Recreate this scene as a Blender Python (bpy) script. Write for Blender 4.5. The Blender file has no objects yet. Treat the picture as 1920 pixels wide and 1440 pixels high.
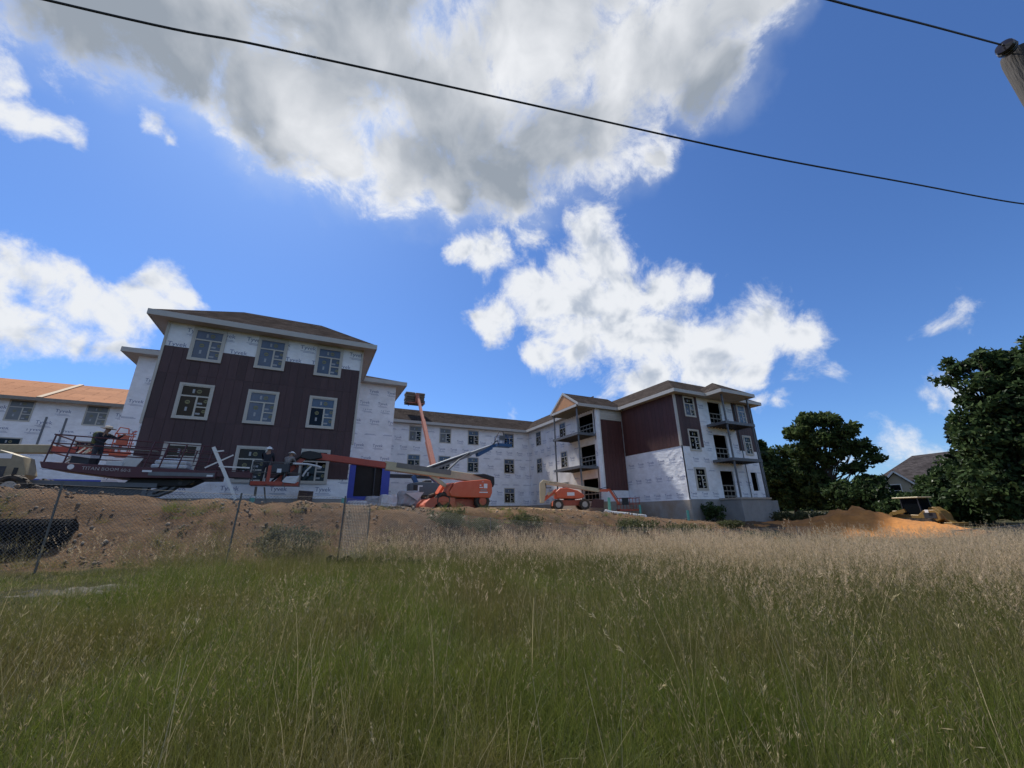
import bpy, bmesh, math, random
import numpy as np
from mathutils import Vector, Matrix, noise as mnoise
R = math.radians
random.seed(7)
rng = np.random.default_rng(7)
scene = bpy.context.scene
col = scene.collection

# ------------------------------------------------------------------ camera
cam_d = bpy.data.cameras.new('camera'); cam = bpy.data.objects.new('camera', cam_d); col.objects.link(cam)
cam_d.sensor_fit = 'HORIZONTAL'; cam_d.sensor_width = 36.0; cam_d.lens = 36.0 * 735.0 / 1920.0
cam_d.clip_start = 0.05; cam_d.clip_end = 5000
def cam_matrix(pitch, roll, yaw):
    f = Vector((math.sin(yaw) * math.cos(pitch), math.cos(yaw) * math.cos(pitch), math.sin(pitch)))
    r0 = Vector((math.cos(yaw), -math.sin(yaw), 0)); u0 = r0.cross(f)
    r = r0 * math.cos(roll) + u0 * math.sin(roll); u = r.cross(f)
    m = Matrix((r, u, -f)).transposed().to_4x4(); m.translation = (0, 0, 1.6)
    return m
cam.matrix_world = cam_matrix(R(18.45), R(-0.94), R(26.7))
scene.camera = cam

# ------------------------------------------------------------------ sky, sun, exposure
SUN_EL, SUN_AZ = R(56), R(-14)          # azimuth from +Y towards +X
sun_dir = Vector((math.sin(SUN_AZ) * math.cos(SUN_EL), math.cos(SUN_AZ) * math.cos(SUN_EL), math.sin(SUN_EL)))
SKY_STRENGTH, SUN_STRENGTH, EXPOSURE = 0.10, 3.2, 0.85
sd = bpy.data.lights.new('sun', 'SUN'); sd.energy = SUN_STRENGTH; sd.angle = R(4); sd.color = (1.0, 0.94, 0.85)
sun = bpy.data.objects.new('sun', sd); col.objects.link(sun)
sun.rotation_euler = sun_dir.to_track_quat('Z', 'Y').to_euler(); sun.location = (0, 0, 60)
scene.view_settings.view_transform = 'Standard'; scene.view_settings.look = 'None'
scene.view_settings.gamma = 1.0; scene.view_settings.use_curve_mapping = False
scene.view_settings.exposure = EXPOSURE
scene.cycles.use_denoising = True
scene.cycles.max_bounces = 6; scene.cycles.transparent_max_bounces = 6
scene.cycles.caustics_reflective = False; scene.cycles.caustics_refractive = False

CLOUDS = {
'b':[(-0.423,0.569,0.705,0.086),(-0.342,0.581,0.739,0.097),(-0.287,0.624,0.727,0.08),(-0.226,0.58,0.783,0.11),(-0.189,0.642,0.743,0.098),(-0.111,0.679,0.726,0.11),(-0.045,0.562,0.826,0.152),(-0.031,0.704,0.71,0.07),(0.095,0.685,0.722,0.096),(0.199,0.673,0.713,0.096),(0.174,0.57,0.803,0.149),(0.317,0.613,0.724,0.102),(0.388,0.522,0.759,0.096),(0.274,0.43,0.86,0.152),(0.47,0.444,0.763,0.096),(0.433,0.361,0.826,0.117),(0.504,0.273,0.819,0.099),(0.55,0.195,0.812,0.068),(0.571,0.293,0.767,0.061),(0.556,0.435,0.708,0.039),(-0.387,0.61,0.691,0.051),(-0.026,0.416,0.909,0.176),(-0.293,0.481,0.826,0.149),(0.286,0.269,0.92,0.157)],
'm':[(0.518,0.581,0.627,0.065),(0.543,0.617,0.57,0.092),(0.526,0.687,0.502,0.116),(0.606,0.626,0.49,0.1),(0.451,0.741,0.498,0.079),(0.364,0.807,0.465,0.064),(0.415,0.742,0.527,0.059),(0.668,0.559,0.49,0.071),(0.643,0.641,0.419,0.113),(0.728,0.494,0.476,0.034),(0.548,0.729,0.409,0.099),(0.487,0.785,0.384,0.057),(0.707,0.591,0.388,0.103),(0.775,0.52,0.358,0.091),(0.818,0.448,0.362,0.079),(0.856,0.387,0.343,0.051),(0.868,0.359,0.344,0.027),(0.301,0.745,0.595,0.06),(0.236,0.771,0.592,0.042),(0.403,0.675,0.618,0.047),(0.785,0.538,0.308,0.068),(0.832,0.474,0.287,0.043),(0.698,0.645,0.311,0.056),(0.686,0.673,0.278,0.05)],
'l':[(-0.479,0.805,0.35,0.058),(-0.439,0.826,0.355,0.055),(-0.396,0.849,0.349,0.056),(-0.354,0.868,0.347,0.056),(-0.293,0.86,0.419,0.039),(-0.311,0.873,0.376,0.06),(-0.265,0.875,0.405,0.032),(-0.402,0.866,0.296,0.044),(-0.453,0.842,0.293,0.061),(-0.344,0.888,0.306,0.041),(-0.496,0.815,0.298,0.068)],
's':[(0.871,0.399,0.285,0.031),(0.889,0.371,0.269,0.019),(0.931,0.204,0.302,0.03),(0.927,0.228,0.297,0.02),(0.952,0.246,0.182,0.028),(0.944,0.275,0.181,0.018),(0.851,0.477,0.222,0.025),(0.828,0.504,0.247,0.030),(0.87,0.447,0.207,0.022),(0.579,0.39,0.716,0.028),(0.944,0.315,0.093,0.04),(0.935,0.344,0.087,0.05),(0.956,0.276,0.097,0.038),(-0.306,0.72,0.624,0.016),(0.436,0.87,0.232,0.022),(0.399,0.888,0.228,0.016),(0.64,0.716,0.28,0.039)],
't':[(-0.468,0.67,0.576,0.032),(-0.448,0.684,0.575,0.028),(-0.424,0.698,0.578,0.024),(-0.404,0.708,0.579,0.018),(-0.332,0.7,0.632,0.026),(-0.306,0.72,0.624,0.018),(-0.468,0.645,0.604,0.024)],
# the same broken cumulus round the unseen sky, extra clouds added to brighten the facades
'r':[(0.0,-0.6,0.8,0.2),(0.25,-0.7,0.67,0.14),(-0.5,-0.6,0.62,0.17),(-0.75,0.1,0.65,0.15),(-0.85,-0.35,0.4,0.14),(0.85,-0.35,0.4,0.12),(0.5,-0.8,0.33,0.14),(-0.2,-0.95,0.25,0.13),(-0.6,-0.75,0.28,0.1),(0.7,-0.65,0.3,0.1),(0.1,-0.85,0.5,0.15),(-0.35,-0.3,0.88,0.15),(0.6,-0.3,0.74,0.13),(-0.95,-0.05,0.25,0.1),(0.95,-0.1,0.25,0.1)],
}
def build_world():
    w = bpy.data.worlds.new('World'); scene.world = w; w.use_nodes = True
    nt = w.node_tree; nt.nodes.clear(); N = nt.nodes.new; L = nt.links.new
    def setin(sock, v):
        if hasattr(v, 'bl_idname') or isinstance(v, bpy.types.NodeSocket): L(v, sock)
        else: sock.default_value = v
    def math_(op, a, b=None, c=None, clamp=False):
        n = N('ShaderNodeMath'); n.operation = op; n.use_clamp = clamp
        setin(n.inputs[0], a)
        if b is not None: setin(n.inputs[1], b)
        if c is not None: setin(n.inputs[2], c)
        return n.outputs[0]
    def vmath(op, a, b=None, s=None):
        n = N('ShaderNodeVectorMath'); n.operation = op; setin(n.inputs[0], a)
        if b is not None: setin(n.inputs[1], b)
        if s is not None: setin(n.inputs['Scale'], s)
        return n.outputs['Value'] if op in ('DISTANCE', 'DOT_PRODUCT', 'LENGTH') else n.outputs[0]
    def noise(vec, scale, detail, rough=0.5, lac=2.0):
        n = N('ShaderNodeTexNoise'); n.inputs['Scale'].default_value = scale; n.inputs['Detail'].default_value = detail
        n.inputs['Roughness'].default_value = rough; n.inputs['Lacunarity'].default_value = lac; L(vec, n.inputs['Vector']); return n
    def remap(v, a, b, c, d, smooth=True):
        n = N('ShaderNodeMapRange'); n.interpolation_type = 'SMOOTHSTEP' if smooth else 'LINEAR'
        for i, x in enumerate((v, a, b, c, d)): setin(n.inputs[i], x)
        return n.outputs[0]
    def mixc(f, a, b):
        n = N('ShaderNodeMix'); n.data_type = 'RGBA'; setin(n.inputs[0], f); setin(n.inputs[6], a); setin(n.inputs[7], b); return n.outputs[2]
    tc = N('ShaderNodeTexCoord'); d0 = tc.outputs['Generated']
    sky = N('ShaderNodeTexSky'); sky.sky_type = 'NISHITA'; sky.sun_disc = False
    sky.sun_elevation = SUN_EL; sky.sun_rotation = SUN_AZ; sky.air_density = 1.0; sky.dust_density = 0.4; sky.ozone_density = 3.0
    def field(vec, keys, warp):
        # smooth union of soft balls on the sky sphere: >0 inside, about 1 in the core
        acc = None
        for k in keys:
            for x, y, z, r in CLOUDS[k]:
                l = math.sqrt(x * x + y * y + z * z)
                di = vmath('DISTANCE', vec, (x / l, y / l, z / l))
                q = {'s': 0.42, 't': 0.75}.get(k, 1.0)      # the scraps are thinner
                v = math_('MULTIPLY_ADD', di, -q / (r * 1.15), q)
                if acc is None: acc = v
                else: acc = math_('SMOOTH_MAX', acc, v, 0.30)
        return acc
    # domain warp, then balls, then billows
    n1 = noise(d0, 4.5, 2, 0.5)
    wv = vmath('SCALE', vmath('SUBTRACT', n1.outputs['Color'], (0.5, 0.5, 0.5)), s=0.12)
    d1 = vmath('ADD', d0, wv)
    n2 = noise(d1, 17.0, 3, 0.55)
    wv2 = vmath('SCALE', vmath('SUBTRACT', n2.outputs['Color'], (0.5, 0.5, 0.5)), s=0.055)
    d2 = vmath('ADD', d1, wv2)
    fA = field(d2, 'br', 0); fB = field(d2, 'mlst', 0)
    fine = noise(d1, 13.0, 12, 0.67, 2.1).outputs['Fac']; billow = math_('SUBTRACT', fine, 0.5)
    # broad lumps sampled here and a little nearer the sun tell lit edges from shaded bellies
    lump = noise(d1, 11.0, 4, 0.5).outputs['Fac']
    ds = vmath('ADD', d1, tuple(Vector((0.0, 0.0, 1.0)) * 0.026 + sun_dir * 0.012))
    relief = math_('SUBTRACT', lump, noise(ds, 11.0, 4, 0.5).outputs['Fac'])
    densA = math_('MULTIPLY_ADD', billow, 1.9, fA)
    densB = math_('MULTIPLY_ADD', billow, 1.7, fB)
    alA = remap(densA, -0.10, 0.56, 0.0, 1.0); alB = remap(densB, -0.06, 0.62, 0.0, 1.0)
    # the big cloud hides the sun: thin edges and gaps glow, the thick middle is grey
    broad = noise(d1, 3.6, 3, 0.5).outputs['Fac']
    body = math_('MINIMUM', math_('MULTIPLY_ADD', fA, 1.25, math_('MULTIPLY', billow, 0.7)), 0.58)
    thick = math_('MULTIPLY_ADD', broad, 2.0, math_('ADD', body, -1.26))
    tA = remap(thick, -0.26, 0.66, 0.0, 1.0)
    tA = math_('MULTIPLY_ADD', relief, -0.8, math_('MULTIPLY_ADD', billow, -0.25, tA), clamp=True)
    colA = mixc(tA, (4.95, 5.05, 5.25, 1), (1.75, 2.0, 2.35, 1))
    tB = remap(math_('MULTIPLY_ADD', relief, -2.8, math_('MULTIPLY_ADD', fB, 0.30, math_('MULTIPLY', billow, -0.4))), 0.10, 0.98, 0.0, 1.0)
    colB = mixc(tB, (4.65, 4.8, 5.05, 1), (2.5, 2.85, 3.45, 1))
    sc = N('ShaderNodeVectorMath'); sc.operation = 'MULTIPLY'; L(sky.outputs[0], sc.inputs[0]); sc.inputs[1].default_value = SKY_TINT
    c1 = mixc(alB, sc.outputs[0], colB)
    # thin veil round the big cloud
    veil = remap(math_('MULTIPLY_ADD', noise(d0, 6.0, 5, 0.6).outputs['Fac'], 1.2, fA), 0.1, 1.1, 0.0, 0.35)
    c1 = mixc(veil, c1, (3.6, 4.0, 4.6, 1))
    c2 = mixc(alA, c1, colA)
    bg = N('ShaderNodeBackground'); L(c2, bg.inputs[0]); bg.inputs[1].default_value = SKY_STRENGTH
    out = N('ShaderNodeOutputWorld'); L(bg.outputs[0], out.inputs[0])
SKY_TINT = (0.385, 0.55, 0.79)
build_world()

# ------------------------------------------------------------------ helpers
ORG = {}
def org(o): return ORG.get(o.name, Vector((0, 0, 0))) if o is not None else Vector((0, 0, 0))
def tag(o, label=None, cat=None, group=None, kind=None):
    if label: o['label'] = label
    if cat: o['category'] = cat
    if group: o['group'] = group
    if kind: o['kind'] = kind
    return o
def thing(name, label, cat, loc=(0, 0, 0), rz=0.0, group=None, local=False):
    o = bpy.data.objects.new(name, None); col.objects.link(o); o.location = loc; o.rotation_euler = (0, 0, rz)
    o.empty_display_size = 0.3
    ORG[o.name] = Vector((0, 0, 0)) if local else Vector(loc)
    return tag(o, label, cat, group)
def link(name, me, parent=None, loc=(0, 0, 0), rot=(0, 0, 0)):
    o = bpy.data.objects.new(name, me); col.objects.link(o); o.location = loc; o.rotation_euler = rot
    if parent is not None: o.parent = parent
    return o
class MB:
    def __init__(s): s.v = []; s.f = []; s.m = []; s.cur = 0
    def add(s, vs, fs):
        b = len(s.v); s.v += [tuple(x) for x in vs]; s.f += [tuple(i + b for i in f) for f in fs]; s.m += [s.cur] * len(fs); return s
    def box(s, x0, x1, y0, y1, z0, z1):
        return s.add([(x0,y0,z0),(x1,y0,z0),(x1,y1,z0),(x0,y1,z0),(x0,y0,z1),(x1,y0,z1),(x1,y1,z1),(x0,y1,z1)],
                     [(0,3,2,1),(4,5,6,7),(0,1,5,4),(1,2,6,5),(2,3,7,6),(3,0,4,7)])
    def bar(s, p0, p1, w, h, up=(0, 0, 1)):
        p0 = Vector(p0); p1 = Vector(p1); d = (p1 - p0).normalized(); u = Vector(up)
        if abs(d.dot(u)) > 0.99: u = Vector((0, 1, 0))
        x = d.cross(u).normalized(); z = x.cross(d); x *= w / 2; z *= h / 2
        return s.add([p0-x-z,p0+x-z,p0+x+z,p0-x+z,p1-x-z,p1+x-z,p1+x+z,p1-x+z],
                     [(0,1,2,3),(7,6,5,4),(0,4,5,1),(1,5,6,2),(2,6,7,3),(3,7,4,0)])
    def tube(s, p0, p1, r0, r1=None, n=8, caps=True):
        r1 = r0 if r1 is None else r1; p0 = Vector(p0); p1 = Vector(p1); d = (p1 - p0).normalized()
        u = Vector((0, 0, 1)) if abs(d.z) < 0.95 else Vector((0, 1, 0)); x = d.cross(u).normalized(); y = d.cross(x)
        vs = []
        for p, r in ((p0, r0), (p1, r1)):
            for i in range(n):
                a = 2 * math.pi * i / n; vs.append(p + x * (r * math.cos(a)) + y * (r * math.sin(a)))
        fs = [(i, (i + 1) % n, n + (i + 1) % n, n + i) for i in range(n)]
        if caps: fs += [tuple(range(n - 1, -1, -1)), tuple(range(n, 2 * n))]
        return s.add(vs, fs)
    def path(s, pts, r, n=6, radii=None):
        pts = [Vector(p) for p in pts]; k = len(pts); vs = []; px = None
        for i, p in enumerate(pts):
            d = (pts[min(i + 1, k - 1)] - pts[max(i - 1, 0)]).normalized()
            if px is None:
                u = Vector((0, 0, 1)) if abs(d.z) < 0.9 else Vector((0, 1, 0)); px = d.cross(u).normalized()
            px = (px - d * px.dot(d)).normalized(); y = d.cross(px); rr = radii[i] if radii else r
            for j in range(n):
                a = 2 * math.pi * j / n; vs.append(p + px * (rr * math.cos(a)) + y * (rr * math.sin(a)))
        fs = []
        for i in range(k - 1):
            for j in range(n):
                a = i * n + j; b = i * n + (j + 1) % n; fs.append((a, b, b + n, a + n))
        fs += [tuple(range(n - 1, -1, -1)), tuple(range((k - 1) * n, k * n))]
        return s.add(vs, fs)
    def prism(s, prof, a0, a1, axis='y'):
        # profile (p, q) extruded along axis: 'y' -> (p, a, q), 'x' -> (a, p, q), 'z' -> (p, q, a)
        n = len(prof); f = {'y': lambda p, q, a: (p, a, q), 'x': lambda p, q, a: (a, p, q), 'z': lambda p, q, a: (p, q, a)}[axis]
        vs = [f(p, q, a0) for p, q in prof] + [f(p, q, a1) for p, q in prof]
        fs = [(i, (i + 1) % n, n + (i + 1) % n, n + i) for i in range(n)] + [tuple(range(n - 1, -1, -1)), tuple(range(n, 2 * n))]
        return s.add(vs, fs)
    def lathe(s, c, axis, prof, n=20):
        # prof: (offset along axis, radius)
        c = Vector(c); d = Vector(axis).normalized(); u = Vector((0, 0, 1)) if abs(d.z) < 0.9 else Vector((0, 1, 0))
        x = d.cross(u).normalized(); y = d.cross(x); vs = []; k = len(prof)
        for o, r in prof:
            for j in range(n):
                a = 2 * math.pi * j / n; vs.append(c + d * o + x * (r * math.cos(a)) + y * (r * math.sin(a)))
        fs = []
        for i in range(k - 1):
            for j in range(n):
                a = i * n + j; b = i * n + (j + 1) % n; fs.append((a, b, b + n, a + n))
        fs += [tuple(range(n - 1, -1, -1)), tuple(range((k - 1) * n, k * n))]
        return s.add(vs, fs)
    def mesh(s, name, mats, off=(0, 0, 0), bevel=0.0, smooth=False, seg=1):
        if not isinstance(mats, (list, tuple)): mats = [mats]
        me = bpy.data.meshes.new(name)
        me.from_pydata([(v[0] - off[0], v[1] - off[1], v[2] - off[2]) for v in s.v], [], s.f)
        for m in mats: me.materials.append(m)
        if len(mats) > 1: me.polygons.foreach_set('material_index', s.m)
        bm = bmesh.new(); bm.from_mesh(me); bmesh.ops.recalc_face_normals(bm, faces=bm.faces)
        if bevel:
            es = [e for e in bm.edges if len(e.link_faces) == 2 and e.calc_face_angle(0) > R(25)]
            bmesh.ops.bevel(bm, geom=es, offset=bevel, segments=seg, affect='EDGES', profile=0.7, clamp_overlap=True)
        bm.to_mesh(me); bm.free()
        if smooth:
            me.polygons.foreach_set('use_smooth', [True] * len(me.polygons))
            me.set_sharp_from_angle(angle=R(40))
        me.update(); return me
    def build(s, name, mats, parent=None, bevel=0.0, smooth=False, seg=1):
        return link(name, s.mesh(name, mats, org(parent), bevel, smooth, seg), parent)
def part(o, parent):   # part made of its own mesh in world coordinates keeps its parent's origin for its sub-parts
    ORG[o.name] = org(parent); return o

# ------------------------------------------------------------------ materials
MAT = {}
def mat(name, base, rough=0.7, metal=0.0, spec=0.5, var=0.0, vscale=3.0, bump=0.0, bscale=20.0, dirt=None, dscale=1.5, damount=0.5, rand=0.0, coord='Object', stretch=(1, 1, 1), detail=4, damp=0.55):
    if name in MAT: return MAT[name]
    m = bpy.data.materials.new(name); m.use_nodes = True; nt = m.node_tree; p = nt.nodes['Principled BSDF']; N = nt.nodes.new; L = nt.links.new
    p.inputs['Roughness'].default_value = rough; p.inputs['Metallic'].default_value = metal; p.inputs['Specular IOR Level'].default_value = spec
    c = None; base4 = (*base, 1)
    if var or dirt or bump or rand:
        tc = N('ShaderNodeTexCoord'); mp = N('ShaderNodeMapping'); mp.inputs['Scale'].default_value = stretch
        if coord == 'World':
            g = N('ShaderNodeNewGeometry'); L(g.outputs['Position'], mp.inputs[0])
        else: L(tc.outputs[coord], mp.inputs[0])
        vec = mp.outputs[0]
    cur = None
    if var:
        n = N('ShaderNodeTexNoise'); n.inputs['Scale'].default_value = vscale; n.inputs['Detail'].default_value = detail; n.inputs['Roughness'].default_value = 0.65; L(vec, n.inputs[0])
        r = N('ShaderNodeMapRange'); r.inputs[1].default_value = 0.25; r.inputs[2].default_value = 0.75; r.inputs[3].default_value = 1 - var; r.inputs[4].default_value = 1 + var; L(n.outputs[0], r.inputs[0])
        x = N('ShaderNodeMix'); x.data_type = 'RGBA'; x.blend_type = 'MULTIPLY'; x.inputs[0].default_value = 1; x.inputs[6].default_value = base4; L(r.outputs[0], x.inputs[7]); cur = x.outputs[2]
    if dirt:
        n = N('ShaderNodeTexNoise'); n.inputs['Scale'].default_value = dscale; n.inputs['Detail'].default_value = 6; n.inputs['Roughness'].default_value = 0.7; L(vec, n.inputs[0])
        r = N('ShaderNodeMapRange'); r.inputs[1].default_value = damp - 0.1; r.inputs[2].default_value = damp + 0.2; r.inputs[3].default_value = 0; r.inputs[4].default_value = damount; L(n.outputs[0], r.inputs[0])
        x = N('ShaderNodeMix'); x.data_type = 'RGBA'; L(r.outputs[0], x.inputs[0])
        if cur is None: x.inputs[6].default_value = base4
        else: L(cur, x.inputs[6])
        x.inputs[7].default_value = (*dirt, 1); cur = x.outputs[2]
    if rand:
        oi = N('ShaderNodeObjectInfo'); r = N('ShaderNodeMapRange'); r.inputs[3].default_value = 1 - rand; r.inputs[4].default_value = 1 + rand; L(oi.outputs['Random'], r.inputs[0])
        x = N('ShaderNodeMix'); x.data_type = 'RGBA'; x.blend_type = 'MULTIPLY'; x.inputs[0].default_value = 1
        if cur is None: x.inputs[6].default_value = base4
        else: L(cur, x.inputs[6])
        L(r.outputs[0], x.inputs[7]); cur = x.outputs[2]
    if cur is None: p.inputs['Base Color'].default_value = base4
    else: L(cur, p.inputs['Base Color'])
    if bump:
        n = N('ShaderNodeTexNoise'); n.inputs['Scale'].default_value = bscale; n.inputs['Detail'].default_value = 5; L(vec, n.inputs[0])
        b = N('ShaderNodeBump'); b.inputs['Strength'].default_value = min(1, bump); b.inputs['Distance'].default_value = 0.05 * max(1, bump); L(n.outputs[0], b.inputs['Height']); L(b.outputs[0], p.inputs['Normal'])
    MAT[name] = m; return m

M_WRAP = mat('house_wrap', (0.86, 0.89, 0.93), 0.55, var=0.10, vscale=1.8, bump=0.95, bscale=2.2, coord='World', stretch=(1, 1, 1.5), dirt=(0.5, 0.49, 0.47), dscale=0.7, damount=0.35)  # tone variation paints wrinkle shading into the colour, besides the dirt
M_WRAPD = mat('dusty_house_wrap', (0.84, 0.84, 0.84), 0.55, var=0.06, vscale=1.5, bump=0.9, bscale=1.8, coord='World', stretch=(1, 1, 0.7), dirt=(0.50, 0.43, 0.34), dscale=0.45, damount=0.5, damp=0.5)
M_PRINT = mat('wrap_ink', (0.17, 0.21, 0.35), 0.6)
M_SIDE = mat('maroon_siding', (0.066, 0.034, 0.037), 0.62, var=0.18, vscale=5.0, bump=0.25, bscale=60, rand=0.17, stretch=(1, 1, 0.25), dirt=(0.10, 0.075, 0.075), dscale=1.2, damount=0.25)
M_SIDER = mat('red_brown_siding', (0.085, 0.032, 0.028), 0.6, var=0.18, vscale=5.0, bump=0.25, bscale=60, rand=0.18, stretch=(1, 1, 0.25))
M_TRIM = mat('beige_trim', (0.50, 0.48, 0.43), 0.55, var=0.06, vscale=6)
M_LAP = mat('beige_lap_siding', (0.52, 0.50, 0.44), 0.6, var=0.08, vscale=5, rand=0.06)
M_FASCIA = mat('fascia_paint', (0.46, 0.45, 0.42), 0.5, var=0.05)
M_SOFFIT = mat('soffit_board', (0.34, 0.33, 0.31), 0.7, var=0.1)
M_FRAME = mat('vinyl_window_frame', (0.50, 0.48, 0.42), 0.4, var=0.04)
M_PLY = mat('plywood', (0.40, 0.19, 0.10), 0.85, spec=0.05, var=0.22, vscale=4, stretch=(1, 4, 4), rand=0.10)
M_PLYG = mat('gable_plywood', (0.55, 0.26, 0.11), 0.7, var=0.12, vscale=4)
M_CONC = mat('concrete', (0.36, 0.34, 0.31), 0.9, var=0.16, vscale=1.5, bump=0.3, bscale=18, dirt=(0.30, 0.20, 0.11), dscale=0.55, damount=0.7, coord='World', damp=0.48)
M_CONCG = mat('grey_concrete', (0.27, 0.27, 0.265), 0.9, var=0.18, vscale=1.2, bump=0.3, bscale=18, coord='World')
M_STEEL = mat('dark_steel', (0.045, 0.047, 0.055), 0.5, 0.3, var=0.2, vscale=5)
M_STEELG = mat('grey_steel', (0.14, 0.15, 0.165), 0.5, 0.4, var=0.15, vscale=4)
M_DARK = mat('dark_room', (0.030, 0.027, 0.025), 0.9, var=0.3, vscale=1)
M_STUD = mat('lumber', (0.42, 0.31, 0.20), 0.75, var=0.15, vscale=6)
M_STUDD = mat('grey_lumber', (0.25, 0.23, 0.20), 0.8, var=0.2, vscale=6)
M_BLUE = mat('blue_sheathing', (0.055, 0.085, 0.45), 0.55, var=0.1, vscale=2)
M_GLASS = mat('dark_window_glass', (0.005, 0.007, 0.009), 0.06, spec=0.22)
M_GLASSF = mat('sky_tinted_filmed_glass', (0.060, 0.095, 0.15), 0.22, spec=0.6, var=0.3, vscale=1.5, rand=0.2)  # reflected sky blue put into the base colour of the filmed panes
M_GLASSB = mat('dusty_window_glass', (0.14, 0.15, 0.155), 0.3, var=0.25, vscale=1.5, rand=0.25)
M_LABEL = mat('window_label', (0.34, 0.36, 0.38), 0.6)
M_DECAL = mat('worn_white_decal', (0.40, 0.38, 0.38), 0.6, var=.3, vscale=8)
M_PAPER = mat('white_sticker', (0.72, 0.74, 0.76), 0.6)
M_YEL = mat('yellow_sticker', (0.20, 0.19, 0.09), 0.6)
M_ORANGE = mat('orange_paint', (0.62, 0.105, 0.035), 0.38, var=0.12, vscale=3, dirt=(0.30, 0.17, 0.10), dscale=1.5, damount=0.35)
M_ORANGED = mat('weathered_orange_paint', (0.50, 0.10, 0.045), 0.5, var=0.16, vscale=4, dirt=(0.25, 0.15, 0.10), dscale=2, damount=0.5)
M_REDBOOM = mat('red_boom_paint', (0.40, 0.065, 0.035), 0.42, var=0.14, vscale=2)
M_CREAM = mat('cream_paint', (0.52, 0.45, 0.29), 0.45, var=0.08, vscale=2, dirt=(0.30, 0.24, 0.15), dscale=1.5, damount=0.4)
M_CREAMD = mat('dusty_cream_paint', (0.30, 0.26, 0.17), 0.6, var=0.15, vscale=2, dirt=(0.15, 0.11, 0.07), dscale=1.5, damount=0.6)
M_MAROON = mat('maroon_machine_paint', (0.075, 0.016, 0.026), 0.45, var=0.15, vscale=3, dirt=(0.09, 0.06, 0.055), dscale=2, damount=0.4)
M_GENIE = mat('charcoal_machine_cover', (0.085, 0.105, 0.125), 0.5, var=0.1, vscale=2)
M_GENIEB = mat('blue_machine_paint', (0.02, 0.09, 0.24), 0.42, var=0.1, vscale=3)
M_BOOMG = mat('grey_boom', (0.20, 0.23, 0.26), 0.4, 0.2, var=0.1)
M_BROWNB = mat('faded_red_boom', (0.42, 0.15, 0.10), 0.5, var=0.15, vscale=2)
M_YELLOW = mat('ochre_machine_paint', (0.21, 0.125, 0.03), 0.5, var=0.15, vscale=3, dirt=(0.16, 0.10, 0.05), dscale=2, damount=0.6)
M_RUBBER = mat('tyre_rubber', (0.022, 0.021, 0.020), 0.85, bump=0.3, bscale=30, dirt=(0.17, 0.12, 0.08), dscale=3, damount=0.7, damp=0.5)
M_RIM = mat('wheel_rim', (0.40, 0.37, 0.33), 0.5, var=0.15)
M_BLACK = mat('black_rubber_hose', (0.012, 0.012, 0.013), 0.55)
M_WHITEP = mat('white_paint', (0.72, 0.72, 0.70), 0.5)
M_PLASTIC = mat('white_plastic_sheet', (0.62, 0.63, 0.64), 0.3, var=0.12, vscale=3, bump=0.9, bscale=5)
M_GREYPL = mat('grey_plastic_sheet', (0.36, 0.36, 0.38), 0.32, var=0.2, vscale=3, bump=0.9, bscale=5)
M_TEAL = mat('teal_pipe', (0.10, 0.36, 0.30), 0.45, var=0.08)
M_GALV = mat('galvanised_steel', (0.13, 0.13, 0.125), 0.5, 0.5, var=0.2, vscale=8)
M_WIRE = mat('fence_wire', (0.16, 0.165, 0.17), 0.5, 0.5)
M_BARK = mat('bark', (0.055, 0.042, 0.032), 0.95, var=0.3, vscale=6, bump=0.8, bscale=12, stretch=(1, 1, 0.2))
M_POLE = mat('weathered_pole_wood', (0.055, 0.050, 0.046), 0.95, var=0.35, vscale=9, bump=0.8, bscale=22, stretch=(1, 1, 0.12))
M_TAN = mat('tan_house_siding', (0.38, 0.34, 0.26), 0.8, var=0.05)
M_STONE = mat('field_stone', (0.10, 0.092, 0.08), 0.95, var=0.3, vscale=5, bump=1.0, bscale=6)
M_CLOD = mat('dirt_clod', (0.165, 0.115, 0.075), 0.95, var=0.35, vscale=4, rand=0.0, dirt=(0.33, 0.29, 0.24), dscale=1.2, damount=0.8, damp=0.5, coord='World')
M_SKIN = mat('skin', (0.30, 0.17, 0.11), 0.6)
M_NAVY = mat('dark_work_jacket', (0.018, 0.021, 0.030), 0.85, var=0.2, vscale=8)
M_TROUS = mat('dark_work_trousers', (0.030, 0.034, 0.045), 0.85, var=0.2, vscale=8)
M_CAMO = mat('grey_patterned_shirt', (0.22, 0.20, 0.19), 0.85, var=0.5, vscale=9)
M_VEST = mat('dull_green_vest', (0.10, 0.12, 0.05), 0.85, var=0.3, vscale=8)
M_BOOT = mat('boot_leather', (0.03, 0.02, 0.014), 0.7)
M_HAT = mat('white_hard_hat', (0.78, 0.78, 0.77), 0.3)
M_HATT = mat('straw_sun_hat', (0.50, 0.42, 0.32), 0.8)

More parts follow.
